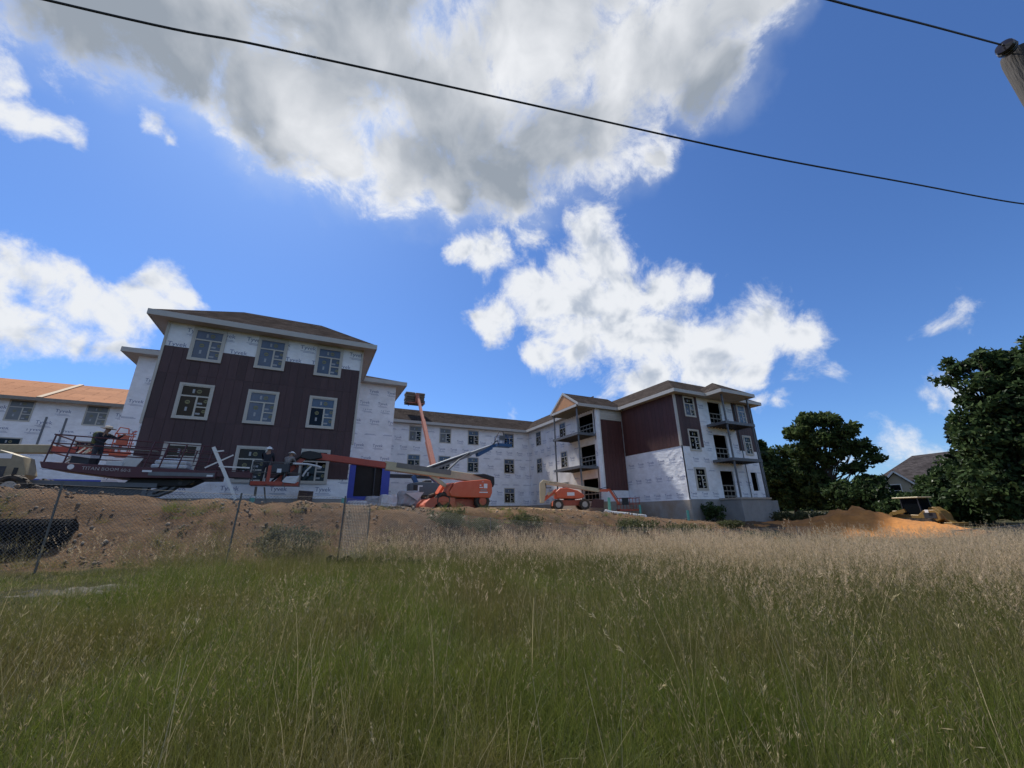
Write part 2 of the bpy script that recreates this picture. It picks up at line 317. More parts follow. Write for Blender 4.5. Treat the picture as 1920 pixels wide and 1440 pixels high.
def shingle_mat(name, base):
    m = bpy.data.materials.new(name); m.use_nodes = True; nt = m.node_tree; p = nt.nodes['Principled BSDF']; N = nt.nodes.new; L = nt.links.new
    p.inputs['Roughness'].default_value = 0.95; p.inputs['Specular IOR Level'].default_value = 0.0
    g = N('ShaderNodeNewGeometry'); sp = N('ShaderNodeSeparateXYZ'); L(g.outputs['Position'], sp.inputs[0])
    a = N('ShaderNodeMath'); a.operation = 'ADD'; L(sp.outputs[0], a.inputs[0]); L(sp.outputs[1], a.inputs[1])
    cb = N('ShaderNodeCombineXYZ'); L(a.outputs[0], cb.inputs[0])
    z = N('ShaderNodeMath'); z.operation = 'MULTIPLY'; L(sp.outputs[2], z.inputs[0]); z.inputs[1].default_value = 1.8; L(z.outputs[0], cb.inputs[1])
    b = N('ShaderNodeTexBrick'); L(cb.outputs[0], b.inputs[0]); b.inputs['Scale'].default_value = 1.0
    b.inputs['Brick Width'].default_value = 0.32; b.inputs['Row Height'].default_value = 0.14; b.inputs['Mortar Size'].default_value = 0.008
    b.inputs['Color1'].default_value = (*[c * 0.75 for c in base], 1); b.inputs['Color2'].default_value = (*[c * 1.35 for c in base], 1); b.inputs['Mortar'].default_value = (*[c * 0.45 for c in base], 1)
    n = N('ShaderNodeTexNoise'); n.inputs['Scale'].default_value = 1.1; n.inputs['Detail'].default_value = 6; L(g.outputs['Position'], n.inputs[0])
    r = N('ShaderNodeMapRange'); r.inputs[1].default_value = 0.3; r.inputs[2].default_value = 0.7; r.inputs[3].default_value = 0.8; r.inputs[4].default_value = 1.2; L(n.outputs[0], r.inputs[0])
    x = N('ShaderNodeMix'); x.data_type = 'RGBA'; x.blend_type = 'MULTIPLY'; x.inputs[0].default_value = 1; L(b.outputs[0], x.inputs[6]); L(r.outputs[0], x.inputs[7]); L(x.outputs[2], p.inputs['Base Color'])
    bu = N('ShaderNodeBump'); bu.inputs['Strength'].default_value = 0.4; bu.inputs['Distance'].default_value = 0.03; L(b.outputs['Fac'], bu.inputs['Height']); bu.invert = True; L(bu.outputs[0], p.inputs['Normal'])
    return m
M_SHING = shingle_mat('asphalt_shingles', (0.054, 0.046, 0.043))
M_SHINGD = shingle_mat('dark_asphalt_shingles', (0.060, 0.054, 0.056))

# ------------------------------------------------------------------ terrain
def I(x, xs, ys): return np.interp(x, xs, ys)
def smooth(t): t = np.clip(t, 0, 1); return t * t * (3 - 2 * t)
def gh(x, y):
    """ground height (arrays)"""
    x = np.asarray(x, float); y = np.asarray(y, float)
    f = I(x, [-30, -8, -4, 0, 3, 8, 14, 25, 40, 80], [0.86, 0.74, 0.62, 0.50, 0.27, -0.08, -0.22, -0.2, 0.0, 0.0])
    fld = f * np.clip(y / 12.5, 0, 1.0) ** 1.2
    y0 = I(x, [0, 8, 15, 24, 40], [12.6, 13.2, 14.5, 15.5, 16])
    yc = I(x, [-8, 0, 8, 15, 22, 30, 60], [16.2, 16.6, 17.5, 20, 22.5, 22, 22])
    P = I(x, [-30, -9, -7, -5.5, -4.2, -1, 1.5, 4, 9, 12, 15, 19.5, 23.5, 27, 32, 40, 60], [2.5, 2.5, 2.52, 2.36, 2.16, 2.10, 2.05, 1.90, 1.84, 1.78, 1.68, 1.5, 1.15, 0.93, 0.86, 0.75, 0.6])
    G = I(x, [-30, 8, 20, 24, 27, 38, 80], [2.3, 2.05, 2.0, 1.6, 1.0, 1.0, 1.0])
    Bk = I(x, [-30, 22, 28, 40, 80], [2.55, 2.55, 1.6, 1.4, 1.4])
    t = smooth((y - y0) / np.maximum(yc - y0, 0.1))
    h = fld * (1 - t) + P * t
    t2 = smooth((y - yc) / 9.0); h = h * (1 - t2) + G * t2
    t3 = smooth((y - 31) / 11.0); h = h * (1 - t3) + Bk * t3
    # far right: flat waste ground with the heap in front of the loader
    fr = smooth((x - 27) / 10.0) * smooth((20 - y) / 6.0)
    h = h * (1 - fr) + (0.02 + 0.012 * np.clip(x - 30, 0, 40)) * fr
    return h
def ghs(x, y): return float(gh(x, y))
def axis_coords(lo, hi, fine_lo, fine_hi, step, grow=1.18):
    a = list(np.arange(fine_lo, fine_hi + 1e-6, step)); s = step
    while a[-1] < hi: s *= grow; a.append(a[-1] + s)
    s = step
    while a[0] > lo: s *= grow; a.insert(0, a[0] - s)
    return np.array(a)
def pnoise(X, Y, s, seed=0.0, oct=4):
    out = np.empty(X.size)
    for i, (a, b) in enumerate(zip(X.ravel(), Y.ravel())): out[i] = mnoise.fractal((a * s + seed, b * s - seed, seed), 0.7, 2.1, oct)
    return out.reshape(X.shape)
def orange_w(x, y):
    return np.exp(-(((x - 33.6) * 0.92 + (y - 15) * 0.4) / 6.5) ** 2 - (((y - 15) * 0.92 - (x - 33.6) * 0.4) / 4.2) ** 2)
def build_ground():
    xs = axis_coords(-2500, 2500, -16, 40, 0.28); ys = axis_coords(-1500, 3000, -2, 26, 0.25)
    X, Y = np.meshgrid(xs, ys)
    H = gh(X, Y)
    near = ((X > -17) & (X < 46) & (Y > 9) & (Y < 32))
    nz = np.zeros_like(H); idx = np.where(near)
    nz[idx] = pnoise(X[idx], Y[idx], 0.55, 3.1, 5)
    bank = smooth((Y - 12.3) / 1.2) * (1 - smooth((Y - 19) / 4))
    n2 = np.zeros_like(H); n2[idx] = pnoise(X[idx], Y[idx], 1.7, 6.4, 4)
    H = H + (nz * (0.05 + 0.11 * bank) + n2 * (0.015 + 0.075 * bank)) * near
    # soil weights: dirt 0..1 (field soil -> bare dirt), tan (worked court earth)
    f0 = I(X, [0, 8, 15, 24, 40], [12.6, 13.4, 15.5, 17.5, 20])
    dirt = smooth((Y - f0 + 0.8) / 1.4) * (Y < 70) * (X < 60)
    dirt = np.maximum(dirt, orange_w(X, Y) * 0.95)
    yc = I(X, [-8, 0, 8, 15, 22, 30, 60], [16.4, 17, 17.8, 20, 22, 21.5, 21.5])
    tan = smooth((Y - yc) / 1.5) * smooth((X - 3) / 5)
    V = np.stack([X.ravel(), Y.ravel(), H.ravel()], 1)
    ny, nx = X.shape; i = np.arange((ny - 1) * (nx - 1)); r = i // (nx - 1); c = i % (nx - 1); a = r * nx + c
    F = np.stack([a, a + 1, a + nx + 1, a + nx], 1)
    me = bpy.data.meshes.new('ground'); me.from_pydata(V.tolist(), [], F.tolist())
    for nm, arr in (('dirt', dirt), ('tan', tan), ('orange', orange_w(X, Y))):
        at = me.attributes.new(nm, 'FLOAT', 'POINT'); at.data.foreach_set('value', arr.ravel().astype(np.float32))
    me.polygons.foreach_set('use_smooth', [True] * len(me.polygons))
    m = bpy.data.materials.new('earth'); m.use_nodes = True; nt = m.node_tree; p = nt.nodes['Principled BSDF']; N = nt.nodes.new; L = nt.links.new
    p.inputs['Roughness'].default_value = 0.97; p.inputs['Specular IOR Level'].default_value = 0.15
    g = N('ShaderNodeNewGeometry')
    def att(n): a = N('ShaderNodeAttribute'); a.attribute_name = n; return a.outputs['Fac']
    def nz_(s, d=5, ro=0.65): n = N('ShaderNodeTexNoise'); n.inputs['Scale'].default_value = s; n.inputs['Detail'].default_value = d; n.inputs['Roughness'].default_value = ro; L(g.outputs['Position'], n.inputs[0]); return n.outputs[0]
    def mr(v, a, b, c, d): n = N('ShaderNodeMapRange'); n.inputs[1].default_value = a; n.inputs[2].default_value = b; n.inputs[3].default_value = c; n.inputs[4].default_value = d; L(v, n.inputs[0]); return n.outputs[0]
    def mx(f, a, b, mode='MIX'):
        n = N('ShaderNodeMix'); n.data_type = 'RGBA'; n.blend_type = mode
        for s, v in ((n.inputs[0], f), (n.inputs[6], a), (n.inputs[7], b)):
            if isinstance(v, bpy.types.NodeSocket): L(v, s)
            else: s.default_value = v
        return n.outputs[2]
    brown = mx(mr(nz_(0.5), 0.35, 0.65, 0, 1), (0.108, 0.062, 0.033, 1), (0.150, 0.092, 0.050, 1))
    brown = mx(mr(nz_(2.3), 0.52, 0.68, 0, 0.7), brown, (0.082, 0.055, 0.036, 1))
    brown = mx(mr(nz_(0.85, 6, .7), 0.5, 0.62, 0, 0.75), brown, (0.080, 0.060, 0.045, 1))
    brown = mx(mr(nz_(5.5, 4, .7), 0.58, 0.68, 0, 0.6), brown, (0.21, 0.16, 0.115, 1))
    tanc = mx(mr(nz_(0.7), 0.3, 0.7, 0, 1), (0.30, 0.20, 0.11, 1), (0.22, 0.15, 0.085, 1))
    orc = mx(mr(nz_(1.4), 0.3, 0.7, 0, 1), (0.38, 0.165, 0.045, 1), (0.30, 0.13, 0.04, 1))
    c = mx(att('tan'), brown, tanc); c = mx(mr(att('orange'), 0.25, 0.6, 0, 1), c, orc)
    soil = mx(mr(nz_(1.1), 0.35, 0.65, 0, 1), (0.030, 0.034, 0.014, 1), (0.055, 0.048, 0.022, 1))
    ad = N('ShaderNodeMath'); ad.operation = 'ADD'; L(att('dirt'), ad.inputs[0]); L(mr(nz_(1.7), 0.2, 0.8, -0.35, 0.35), ad.inputs[1])
    c = mx(mr(ad.outputs[0], 0.35, 0.6, 0, 1), soil, c)
    c = mx(1.0, c, mr(nz_(14, 6, 0.75), 0.25, 0.75, 0.65, 1.35), 'MULTIPLY')
    L(c, p.inputs['Base Color'])
    b = N('ShaderNodeBump'); b.inputs['Strength'].default_value = 1.0; b.inputs['Distance'].default_value = 0.12; L(nz_(3.5, 8, 0.75), b.inputs['Height']); L(b.outputs[0], p.inputs['Normal'])
    me.materials.append(m)
    o = link('ground', me); tag(o, 'field and bare earth of the building site', None, None, 'structure'); return o
build_ground()

# ------------------------------------------------------------------ apartment building under construction
BLD = thing('apartment_building', 'three-storey apartment building under construction, wrapped in white sheeting and partly clad in maroon boards', 'building', (-3, 24.1, 2.2))

def grid_wall(mb, p, u, n, L0, L1, z0, z1, holes=(), th=0.15):
    """slab along u from L0 to L1, front face at p, thickness th behind (against n), rectangular holes (u0,u1,z0,z1)"""
    p = Vector(p); u = Vector(u); n = Vector(n)
    hs = [h for h in holes if h[0] < L1 and h[1] > L0 and h[2] < z1 and h[3] > z0]
    us = sorted({L0, L1, *[min(max(a, L0), L1) for h in hs for a in h[:2]]}); zs = sorted({z0, z1, *[min(max(a, z0), z1) for h in hs for a in h[2:]]})
    solid = {}
    for i in range(len(us) - 1):
        for j in range(len(zs) - 1):
            cu = (us[i] + us[i + 1]) / 2; cz = (zs[j] + zs[j + 1]) / 2
            solid[i, j] = not any(h[0] < cu < h[1] and h[2] < cz < h[3] for h in hs)
    def pt(a, z, d): q = p + u * a - n * d; return (q.x, q.y, z)
    def quad(*q): mb.add(q, [(0, 1, 2, 3)])
    for (i, j), sld in solid.items():
        if not sld: continue
        a0, a1, b0, b1 = us[i], us[i + 1], zs[j], zs[j + 1]
        quad(pt(a0, b0, 0), pt(a1, b0, 0), pt(a1, b1, 0), pt(a0, b1, 0)); quad(pt(a0, b0, th), pt(a0, b1, th), pt(a1, b1, th), pt(a1, b0, th))
        if not solid.get((i - 1, j)): quad(pt(a0, b0, 0), pt(a0, b1, 0), pt(a0, b1, th), pt(a0, b0, th))
        if not solid.get((i + 1, j)): quad(pt(a1, b0, 0), pt(a1, b0, th), pt(a1, b1, th), pt(a1, b1, 0))
        if not solid.get((i, j - 1)): quad(pt(a0, b0, 0), pt(a0, b0, th), pt(a1, b0, th), pt(a1, b0, 0))
        if not solid.get((i, j + 1)): quad(pt(a0, b1, 0), pt(a1, b1, 0), pt(a1, b1, th), pt(a0, b1, th))
    return any(solid.values())

def text_tris(txt, size=1.0):
    c = bpy.data.curves.new('t', 'FONT'); c.body = txt; c.size = size; c.resolution_u = 2; c.fill_mode = 'FRONT'
    o = bpy.data.objects.new('t', c); col.objects.link(o)
    dg = bpy.context.evaluated_depsgraph_get(); me = o.evaluated_get(dg).to_mesh()
    v = [(x.co.x, x.co.y) for x in me.vertices]; f = [tuple(q.vertices) for q in me.polygons]
    o.evaluated_get(dg).to_mesh_clear(); bpy.data.objects.remove(o); bpy.data.curves.remove(c)
    x0 = min(q[0] for q in v); x1 = max(q[0] for q in v); y0 = min(q[1] for q in v)
    return [(a - x0, b - y0) for a, b in v], f, x1 - x0
TY_V, TY_F, TY_W = text_tris('Tyvek'); TY_V = [(x / TY_W, y / TY_W) for x, y in TY_V]
def lettering(p, u, n, L0, L1, z0, z1, holes=(), word=0.72, du=1.25, dz=0.98, parent=BLD, phase=0.0, ink=M_PRINT, off=0.006):
    p = Vector(p); u = Vector(u); n = Vector(n); bm = bmesh.new()
    r = random.Random(int(1000 * (abs(p.x) + abs(p.y) + z0 + phase)))
    row = 0; z = z0 + 0.25
    while z < z1:
        a = L0 - 0.6 + (row % 2) * du * 0.5 + phase + r.uniform(-.08, .08)
        while a < L1:
            box = (a - 0.05, a + word + 0.05, z - 0.2, z + word * 0.42)
            if not any(h[0] < box[1] and h[1] > box[0] and h[2] < box[3] and h[3] > box[2] for h in holes):
                full = row % 3 != 2
                if full:
                    vs = [bm.verts.new((a + x * word, z + y * word, 0)) for x, y in TY_V]
                    for f in TY_F:
                        try: bm.faces.new([vs[i] for i in f])
                        except ValueError: pass
                for bx0, bx1, bz0, bz1 in ((0.18, 1.0, -0.16, -0.135), (0.02, 0.9, -0.075, -0.05)) if full else ((0.0, 1.15, 0.02, 0.05), (0.1, 1.0, 0.1, 0.125)):
                    q = [bm.verts.new((a + bx0 * word, z + bz0 * word * 1.0, 0)), bm.verts.new((a + bx1 * word, z + bz0 * word, 0)), bm.verts.new((a + bx1 * word, z + bz1 * word, 0)), bm.verts.new((a + bx0 * word, z + bz1 * word, 0))]
                    bm.faces.new(q)
            a += du
        z += dz; row += 1
    for co, no in (((L0, 0, 0), (-1, 0, 0)), ((L1, 0, 0), (1, 0, 0)), ((0, z0, 0), (0, -1, 0)), ((0, z1, 0), (0, 1, 0))):
        bmesh.ops.bisect_plane(bm, geom=bm.verts[:] + bm.edges[:] + bm.faces[:], plane_co=co, plane_no=no, clear_outer=True)
    o0 = org(parent)
    for v in bm.verts:
        q = p + u * v.co.x + n * off; v.co = Vector((q.x, q.y, v.co.y)) - o0
    if not bm.faces: bm.free(); return
    me = bpy.data.meshes.new('lettering'); bm.to_mesh(me); bm.free(); me.materials.append(ink)
    return tag(link('lettering', me, parent), kind='stuff')

def wrap(p, u, n, L0, L1, bands, holes=(), m=M_WRAP, words=True, **kw):
    """bands of sheeting, each its own part with its print"""
    for k in range(len(bands) - 1):
        mb = MB(); q = Vector(p) - Vector(n) * (0.004 * (k % 2))
        if grid_wall(mb, q, u, n, L0, L1, bands[k], bands[k + 1], holes):
            o = part(mb.build('house_wrap', m, BLD), BLD)
            if words: lettering(q, u, n, L0 + 0.02, L1 - 0.02, bands[k] + 0.05, bands[k + 1] - 0.05, holes, parent=o, phase=0.37 * k, **kw)

def boards(p, u, n, L0, L1, zrows, w, m, holes=(), th=0.03, gap=0.014):
    bk = MB()
    if grid_wall(bk, Vector(p) + Vector(n) * 0.012, u, n, L0 + .004, L1 - .02, zrows[0] + .004, zrows[-1] - .012, [(h[0] - .004, h[1] + .004, h[2] - .004, h[3] + .004) for h in holes], 0.010): bk.build('siding_backer', m, BLD)
    k = max(1, round((L1 - L0) / w)); w = (L1 - L0) / k
    for j in range(len(zrows) - 1):
        for i in range(k):
            a0, a1 = L0 + i * w, L0 + (i + 1) * w - gap; runs = [(zrows[j], zrows[j + 1] - 0.008)]
            for h in holes:      # a board cut right through by a window is two boards
                if h[0] <= a0 and h[1] >= a1:
                    runs = [r for lo, hi in runs for r in (((lo, min(hi, h[2])), (max(lo, h[3]), hi)) if h[2] < hi and h[3] > lo else ((lo, hi),)) if r[1] - r[0] > 0.02]
            for lo, hi in runs:
                mb = MB()
                if grid_wall(mb, Vector(p) + Vector(n) * th, u, n, a0, a1, lo, hi, holes, th): mb.build('siding_board', m, BLD)

# windows: shared meshes, origin at the bottom centre, facing -Y
WCACHE = {}
def window_meshes(w, h, style):
    key = (w, h, style)
    if key in WCACHE: return WCACHE[key]
    mb = MB(); t = 0.11 if style == 'trim' else 0.045; d = -0.065 if style == 'trim' else -0.035
    x0, x1 = -w / 2, w / 2
    mb.cur = 0
    mb.box(x0, x1, d, 0.02, h - t, h); mb.box(x0, x1, d - (0.012 if style == 'trim' else 0), 0.02, 0, t)
    mb.box(x0, x0 + t, d + 0.004, 0.02, t, h - t); mb.box(x1 - t, x1, d + 0.004, 0.02, t, h - t)
    f = 0.05; i0, i1, k0, k1 = x0 + t, x1 - t, t, h - t; dd = d + 0.018
    mb.cur = 1
    for b in ((i0, i1, k1 - f, k1), (i0, i1, k0, k0 + f), (i0, i0 + f, k0 + f, k1 - f), (i1 - f, i1, k0 + f, k1 - f)): mb.box(b[0], b[1], dd, 0.02, b[2], b[3])
    zt = k0 + (k1 - k0) * 0.66; xm = i0 + (i1 - i0) * 0.585; zm = k0 + (zt - k0) * 0.5
    mb.box(i0 + f, i1 - f, dd + 0.003, 0.02, zt - 0.035, zt + 0.035)
    mb.box(xm - 0.04, xm + 0.04, dd + 0.003, 0.02, k0 + f, zt - 0.035)
    mb.box(xm + 0.04, i1 - f, dd + 0.005, 0.02, zm - 0.03, zm + 0.03)
    frame = mb.mesh('window', [M_TRIM if style == 'trim' else M_FRAME, M_FRAME])
    panes = [(i0 + f, i1 - f, zt + 0.035, k1 - f), (i0 + f, xm - 0.04, k0 + f, zt - 0.035), (xm + 0.04, i1 - f, zm + 0.03, zt - 0.035), (xm + 0.04, i1 - f, k0 + f, zm - 0.03)]
    WCACHE[key] = (frame, panes); return WCACHE[key]
PCACHE = {}
def pane_mesh(key, q, gm, k):
    kk = (key, k, gm.name)
    if kk in PCACHE: return PCACHE[kk]
    a0, a1, b0, b1 = q; mb = MB(); mb.box(a0 - 0.004, a1 + 0.004, -0.008, 0.012, b0 - 0.004, b1 + 0.004)
    cx, cz = (a0 + a1) / 2, (b0 + b1) / 2
    # round yellow sticker with dark mark, white paper label
    cx2 = cx + (0.13 if k != 1 else 0.0); cz2 = cz + (0.0 if k == 0 else (0.22 if k == 1 else 0.05)); r = 0.105 if k < 2 else 0.085
    mb.cur = 2; mb.add([(cx2 + r * math.cos(t * math.pi / 7), -0.011, cz2 + r * math.sin(t * math.pi / 7)) for t in range(14)], [tuple(range(14))])
    mb.cur = 0; mb.add([(cx2 + sx * r * .6, -0.013, cz2 + sz * r * .2) for sx, sz in ((-1, -1), (1, -1), (1, 1), (-1, 1))], [(0, 1, 2, 3)])
    mb.cur = 1; lx = cx - (0.10 if k != 1 else 0.0); lz = cz - (0.0 if k == 0 else (0.14 if k == 1 else 0.08)); lw, lh = (0.045, 0.10) if k in (0, 1) else (0.10, 0.045)
    mb.add([(lx - lw, -0.012, lz - lh), (lx + lw, -0.012, lz - lh), (lx + lw, -0.012, lz + lh), (lx - lw, -0.012, lz + lh)], [(0, 1, 2, 3)])
    PCACHE[kk] = mb.mesh('pane', [gm, M_LABEL, M_YEL]); return PCACHE[kk]
def window(x, y, z, rz=0.0, w=1.44, h=1.84, style='trim', glass=(M_GLASS,)):
    fr, panes = window_meshes(w, h, style)
    o = link('window', fr, BLD, Vector((x, y, z)) - org(BLD), (0, 0, rz))
    for k, q in enumerate(panes):
        link('pane', pane_mesh((w, h, style), q, glass[k % len(glass)], k), o)

EX, EY, EZ = (1, 0, 0), (0, 1, 0), (0, 0, 1); NF = (0, -1, 0); NL = (-1, 0, 0)
# --- front pavilion: facade Y = 24.1, X -7.65 .. 1.86
FY = 24.1
wz = [3.33, 6.34, 9.41]; wx = [-5.82, -2.91, 0.02]
mb = MB(); mb.box(-7.60, 1.81, FY + 0.30, 30.5, 1.2, 11.4); mb.build('wall', M_WRAP, BLD)
mb = MB(); mb.box(-7.66, 1.87, FY - 0.02, FY + 0.28, 1.2, 2.58); mb.build('foundation', M_CONCG, BLD)
wrap((0, FY + 0.02, 0), EX, NF, -7.62, 1.83, [2.58, 3.75], words=True, word=0.78, du=2.1, dz=0.62)
wrap((0, FY + 0.02, 0), EX, NF, -7.62, 1.83, [3.75, 6.9, 9.7, 11.38], word=0.80, du=1.32, dz=0.86)
hol = [(x - 0.70, x + 0.70, z + 0.02, z + 1.82) for x in wx for z in wz]
boards((0, FY + 0.02, 0), EX, NF, -7.55, 1.77, [3.60, 6.28, 8.62, 10.05], 0.405, M_SIDE, hol)
for x in wx:
    for z in wz:
        g = (M_GLASSF, M_GLASSF, M_GLASSF, M_GLASSF) if z > 9 else ((M_GLASS,) if (z < 6 or x < -5) else (M_GLASSF, M_GLASSF if x < -1 else M_GLASS, M_GLASSF, M_GLASSF))
        window(x, FY - 0.005, z, glass=g)
for x0, x1 in ((-7.66, -7.55), (1.77, 1.88)):
    mb = MB(); mb.box(x0, x1, FY - 0.045, FY + 0.12, 6.0 if x0 < 0 else 5.55, 11.36); mb.build('corner_trim', M_TRIM, BLD)
mb = MB(); mb.box(-7.67, -7.63, FY + 0.12, 30.5, 2.58, 11.36); mb.build('wall', M_WRAP, BLD)
# --- wing behind the pavilion, front Y = 30.5
AY = 30.5
mb = MB(); mb.box(-10.55, 5.0, AY + 0.17, 46, 1.4, 11.4); mb.build('wall', M_WRAP, BLD)
mb = MB(); mb.box(-10.6, 5.05, AY - 0.03, AY + 0.1, 1.2, 2.6); mb.build('foundation', M_CONC, BLD)
blue_hole = [(2.0, 5.12, 2.3, 5.35)]
wrap((0, AY, 0), EX, NF, 1.88, 5.06, [2.6, 5.25, 8.0, 9.4, 11.4], blue_hole, word=0.72, du=1.32, dz=0.92)
wrap((0, AY, 0), EX, NF, -10.6, -7.6, [2.6, 5.25, 8.0, 9.4, 11.4], (), word=0.72, du=1.32, dz=0.92)
# blue sheathed entrance with dark opening
mb = MB(); grid_wall(mb, (0, AY - 0.04, 0), EX, NF, 2.0, 5.12, 2.55, 5.30, [(2.72, 4.55, 3.0, 5.2)], 0.1); mb.build('sheathing', M_BLUE, BLD)
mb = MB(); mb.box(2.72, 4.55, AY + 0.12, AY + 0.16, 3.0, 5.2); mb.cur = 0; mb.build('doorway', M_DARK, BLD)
mb = MB(); mb.box(2.60, 5.1, AY - 0.09, AY - 0.045, 5.16, 5.24); mb.build('lintel_board', M_FRAME, BLD)
mb = MB(); mb.box(4.02, 4.1, AY - 0.02, AY + 0.1, 3.0, 5.2); mb.build('jamb', M_STEEL, BLD)
mb = MB()
for i in range(14):
    a = 1.9 + i * 0.235
    mb.add([(a, AY - 0.05, 5.34), (a + 0.235, AY - 0.05, 5.34), (a + 0.235, AY - 0.12 - 0.05 * math.sin(i * 1.7), 5.12 + 0.10 * math.sin(i * 0.45)), (a, AY - 0.12 - 0.05 * math.sin((i - 1) * 1.7), 5.12 + 0.10 * math.sin((i - 1) * 0.45))], [(0, 1, 2, 3)])
mb.build('loose_wrap_flap', M_WRAP, BLD)
# --- back wing Y = 43.2, X 5 .. 23.9
BY = 43.2; bw = [9.62, 13.06, 16.48, 21.15]
mb = MB(); mb.box(5.1, 23.9, BY + 0.17, 52, 1.8, 11.4); mb.build('wall', M_WRAP, BLD)
mb = MB(); mb.box(5.1, 23.9, BY - 0.06, BY + 0.1, 1.5, 2.62); mb.build('foundation', M_CONC, BLD)
bh = [(x - .68, x + .68, z, z + 1.72) for x in bw for z in (9.45, 6.3, 2.9)]
wrap((0, BY, 0), EX, NF, 5.1, 23.9, [2.62, 5.6, 8.3, 11.4], bh, word=0.80, du=1.42, dz=1.0)
for x in bw:
    for z in (9.45, 6.3, 2.9):
        if z < 3 and x < 20: continue
        window(x, BY - 0.004, z, 0, 1.38, 1.72, 'bare', (M_GLASSB, M_GLASSB, M_GLASS, M_GLASS) if (z > 9 and x < 15) else (M_GLASSF, M_GLASS, M_GLASS, M_GLASS))
# --- right wing, inner face X = 23.9 facing -X, Y 29.6 .. 43.2
RX = 23.9
door = [(30.05, 32.42, 8.92, 11.03), (30.05, 32.40, 5.80, 7.96), (29.98, 32.36, 2.68, 4.75)]
rwin = [(40.62, 9.40), (40.62, 6.2), (35.38, 9.38), (35.38, 6.25), (35.38, 3.05)]
mb = MB(); mb.box(28.5, 37, 29.9, 52, 1.4, 11.4); mb.build('wall', M_WRAP, BLD)
mb = MB(); mb.box(RX - 0.03, RX + 0.12, 29.6, BY - 0.06, 1.2, 2.62); mb.build('foundation', M_CONC, BLD)
rh = [(y - .55, y + .55, z, z + 1.7) for y, z in rwin] + door
wrap((RX, 0, 0), EY, NL, 29.62, BY, [2.62, 5.6, 8.3, 11.4], rh[5:], M_WRAPD, words=False)
for k, (b0, b1) in enumerate(((2.62, 5.6), (5.6, 8.3), (8.3, 11.4))):
    lettering((RX, 0, 0), (0, -1, 0), NL, -BY + 0.05, -29.7, b0 + .05, b1 - .05, [(-h[1], -h[0], h[2], h[3]) for h in rh], word=0.8, du=1.42, dz=1.0, phase=.3 * k, parent=BLD)
for y, z in rwin: window(RX - 0.004, y, z, R(-90), 1.2, 1.72, 'bare', (M_GLASSF, M_GLASS, M_GLASS, M_GLASS))
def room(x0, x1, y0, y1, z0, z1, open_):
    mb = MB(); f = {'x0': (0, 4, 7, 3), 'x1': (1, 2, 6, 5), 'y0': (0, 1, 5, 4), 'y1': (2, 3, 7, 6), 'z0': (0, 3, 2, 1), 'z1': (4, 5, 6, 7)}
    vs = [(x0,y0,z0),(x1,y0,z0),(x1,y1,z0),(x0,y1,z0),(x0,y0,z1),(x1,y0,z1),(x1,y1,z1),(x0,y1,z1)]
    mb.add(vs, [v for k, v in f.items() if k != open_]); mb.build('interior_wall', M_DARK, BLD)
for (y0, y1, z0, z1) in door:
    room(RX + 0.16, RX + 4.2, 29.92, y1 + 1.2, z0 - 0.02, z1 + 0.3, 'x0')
    mb = MB()
    for zz in (0.12, 0.62, 1.02): mb.box(RX + 0.03, RX + 0.07, y0, y1, z0 + zz, z0 + zz + 0.09)
    for yy in np.linspace(y0 + .1, y1 - .14, 5): mb.box(RX + 0.072, RX + 0.11, yy, yy + .05, z0, z0 + 1.05)
    mb.build('guard_rail', M_STUDD, BLD)
    mb = MB()
    for yy in np.arange(y0, y1 + 1, 0.41): mb.box(RX + 2.6, RX + 2.69, yy, yy + .04, z0, z1 + .25)
    mb.build('stud_frame', M_STUD, BLD)
# --- stepped return wall Y = 29.6, X 23.9 .. 27.15
PY = 29.6
mb = MB(); mb.box(RX + 0.0, 28.4, PY + 0.17, PY + 0.3, 1.2, 11.4); mb.build('wall', M_WRAP, BLD)
mb = MB(); mb.box(RX, 27.1, PY - 0.03, PY + 0.12, 1.0, 2.62); mb.build('foundation', M_CONC, BLD)
wrap((0, PY, 0), EX, NF, RX - 0.002, 27.12, [2.62, 3.62], words=False); wrap((0, PY, 0), EX, NF, RX - 0.002, 24.40, [3.62, 10.3, 11.4], words=False)
boards((0, PY, 0), EX, NF, 24.42, 27.08, [3.62, 7.0, 10.30], 0.38, M_SIDER)
for k in range(6):
    mb = MB(); z0 = 10.32 + k * 0.18; mb.add([(24.42, PY - 0.055, z0), (27.08, PY - 0.055, z0), (27.08, PY - 0.03, z0 + 0.19), (24.42, PY - 0.03, z0 + 0.19), (24.42, PY, z0), (27.08, PY, z0), (27.08, PY, z0 + .19), (24.42, PY, z0 + .19)], [(0,1,2,3),(0,4,5,1),(0,3,7,4),(1,5,6,2),(2,6,7,3)])
    mb.build('lap_board', M_LAP, BLD)
for x0 in (24.30,): 
    mb = MB(); mb.box(x0, x0 + .11, PY - 0.06, PY - 0.002, 3.5, 11.36); mb.build('corner_trim', M_WHITEP, BLD)
